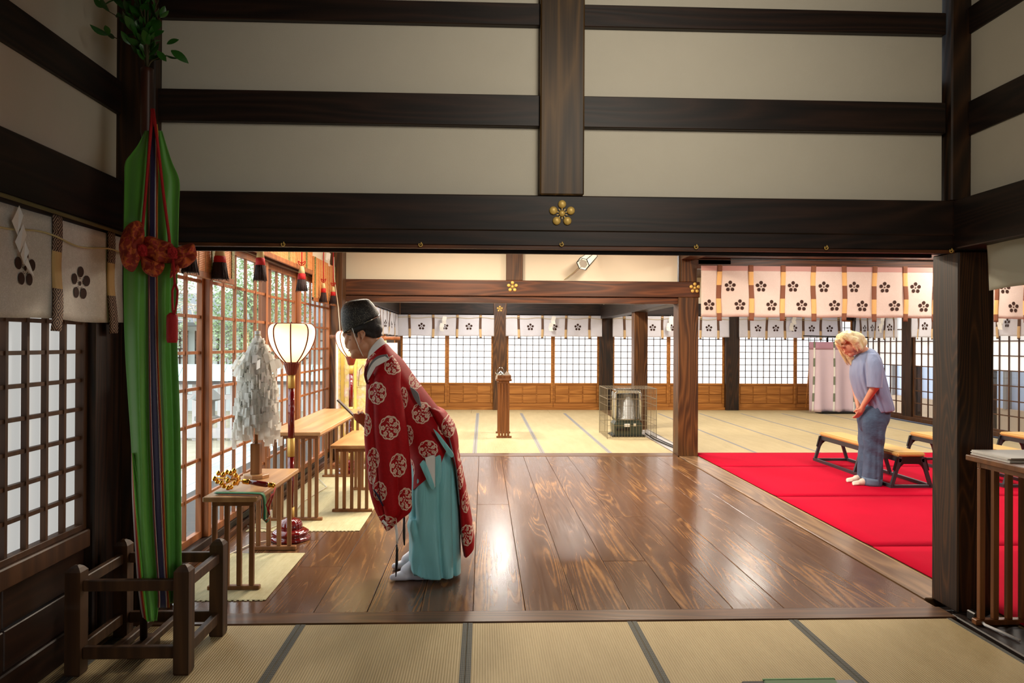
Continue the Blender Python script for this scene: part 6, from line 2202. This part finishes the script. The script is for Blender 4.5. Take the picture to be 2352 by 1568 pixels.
for k in range(340):
    s = -1 if k < 230 else 1
    f = rr.random()
    g2 = rr.random()
    a = W_(1928 + 40 * f, 766 - 8 * math.sin(f * 3.1), s * (.01 + .02 * g2))
    b = W_(1932 + 48 * f, 774 + 4 * f, s * (.072 + .018 * g2))
    e = W_(1955 + 30 * f + rr.uniform(-3, 3), 786 + 14 * f * f + rr.uniform(-2, 6) - 6 * (1 - f), s * (.088 - .02 * g2))
    pts = catmull([tuple(a), tuple(b), tuple(e)], 7)
    mb.tube([Vector(q) for q in pts], [.0022, .003, .003, .003, .0026, .002, .0008], 4)
for k in range(120):
    f, g2 = rr.random(), rr.random()
    a = W_(1921 + 8 * f, 784 + 6 * g2, .03 + .05 * g2)
    b = W_(1930 + 10 * f, 806 + 6 * g2, .05 + .03 * g2)
    e = W_(1944 + 18 * f + rr.uniform(-2, 2), 830 + rr.uniform(-8, 10), .04 + .04 * g2)
    pts = catmull([tuple(a), tuple(b), tuple(e)], 7)
    mb.tube([Vector(q) for q in pts], [.0022, .003, .003, .003, .0026, .002, .0008], 4)
mb.build('hair_strands', BL, wo, True)
# T-shirt
SH = G('blue_cotton_jersey')
SH.set(color=SH.mix(SH.noise(SH.tc(), 3, 3), lin((122, 136, 172)), lin((146, 158, 190))), rough=.9, sheen=.2)
SH.bump(SH.noise(SH.mapping(SH.tc(), scale=(1.2, 1.2, .35)), 14, 3), .5, .02)
SH = SH.m
wf_ = lambda a, t_: sum(d_ * math.exp(-((a - c_) / w_) ** 2) * (.2 + t_) for c_, w_, d_ in ((2.5, .08, -.02), (2.15, .09, -.022), (1.8, .09, -.02), (2.8, .07, -.014), (.9, .1, -.02), (.5, .1, -.012)))
t1 = loft('tshirt_body', [(1972, 812, 1996, 799, YW, .065), (1962, 822, 2006, 803, YW, .115), (1957, 838, 2018, 818, YW, .165), (1955, 860, 2026, 845, YW, .18), (1960, 885, 2033, 875, YW, .185), (1968, 908, 2041, 905, YW, .19), (1978, 925, 2047, 925, YW, .19), (1986, 942, 2049, 937, YW, .188), (1989, 946, 2046, 941, YW, .182)],
     SH, wo, 60, 100, .008, 6, seed=3, foldfn=wf_)
t2 = loft('near_shirt_sleeve', [(1993, 812, 2014, 812, YW - .15, .05), (1991, 830, 2024, 832, YW - .19, .07), (1992, 850, 2026, 850, YW - .21, .08), (1993, 872, 2025, 872, YW - .215, .082), (1994, 889, 2024, 891, YW - .215, .082)], SH, wo, 30, 50, .004, 5, seed=6)
t3 = loft('far_shirt_sleeve', [(1972, 818, 1992, 818, YW + .14, .05), (1960, 840, 1985, 842, YW + .19, .07), (1954, 858, 1982, 862, YW + .2, .075), (1953, 871, 1980, 880, YW + .2, .075)], SH, wo, 30, 50, .004, 5, seed=7)
fuse('tshirt', [t1, t2, t3], SH, wo, .006, 1)
# jeans
JN = G('blue_denim')
jx, jy, jz = JN.xyz(JN.tc())
JN.set(color=JN.ramp(JN.noise(JN.mapping(JN.tc(), scale=(5, 5, 2)), 1.0, 4) * .7 + JN.noise(JN.tc(), 300, 2) * .3, [(.3, lin((44, 62, 88))), (.7, lin((92, 114, 142)))]), rough=.85)
JN.bump(JN.noise(JN.mapping(JN.tc(), scale=(9, 9, 14)), 1.0, 3), .6, .02)
JN = JN.m
j1 = loft('jeans_seat', [(1980, 932, 2043, 928, YW, .16), (1973, 950, 2041, 946, YW, .17), (1972, 968, 2037, 966, YW, .17), (1978, 984, 2028, 984, YW, .14), (1990, 996, 2015, 996, YW, .08)], JN, wo, 24, 70, .006, 6, seed=1)
jf = lambda a, t_: .006 * math.sin(t_ * 34 + a * 2) * math.exp(-((t_ - .45) / .25) ** 2) - .012 * math.exp(-((a - 1.6) / .12) ** 2) * t_
j2 = loft('near_jeans_leg', [(1992, 940, 2030, 940, YW - .07, .07), (1982, 965, 2036, 965, YW - .085, .095), (1984, 1000, 2031, 1000, YW - .09, .095), (1986, 1030, 2028, 1032, YW - .09, .085), (1985, 1060, 2026, 1062, YW - .09, .09), (1983, 1090, 2025, 1094, YW - .09, .098), (1982, 1110, 2022, 1115, YW - .09, .10)], JN, wo, 50, 70, .006, 5, seed=2, foldfn=jf)
j3 = loft('far_jeans_leg', [(1980, 945, 2015, 945, YW + .07, .07), (1973, 965, 2020, 965, YW + .085, .095), (1973, 1000, 2012, 1000, YW + .09, .092), (1974, 1030, 2010, 1030, YW + .09, .085), (1972, 1060, 2008, 1060, YW + .09, .09), (1971, 1085, 2008, 1088, YW + .09, .098), (1970, 1096, 2008, 1101, YW + .09, .10)], JN, wo, 50, 70, .006, 5, seed=4, foldfn=jf)
fuse('jeans', [j1, j2, j3], JN, wo, .006, 3)
JC = flat('pale_denim_cuff', (96, 116, 140), .85, var=.1)
loft('cuff', [(1982, 1095, 2024.5, 1099, YW - .09, .101), (1981.5, 1112, 2022.5, 1117, YW - .09, .103)], JC, wo, 4, 60)
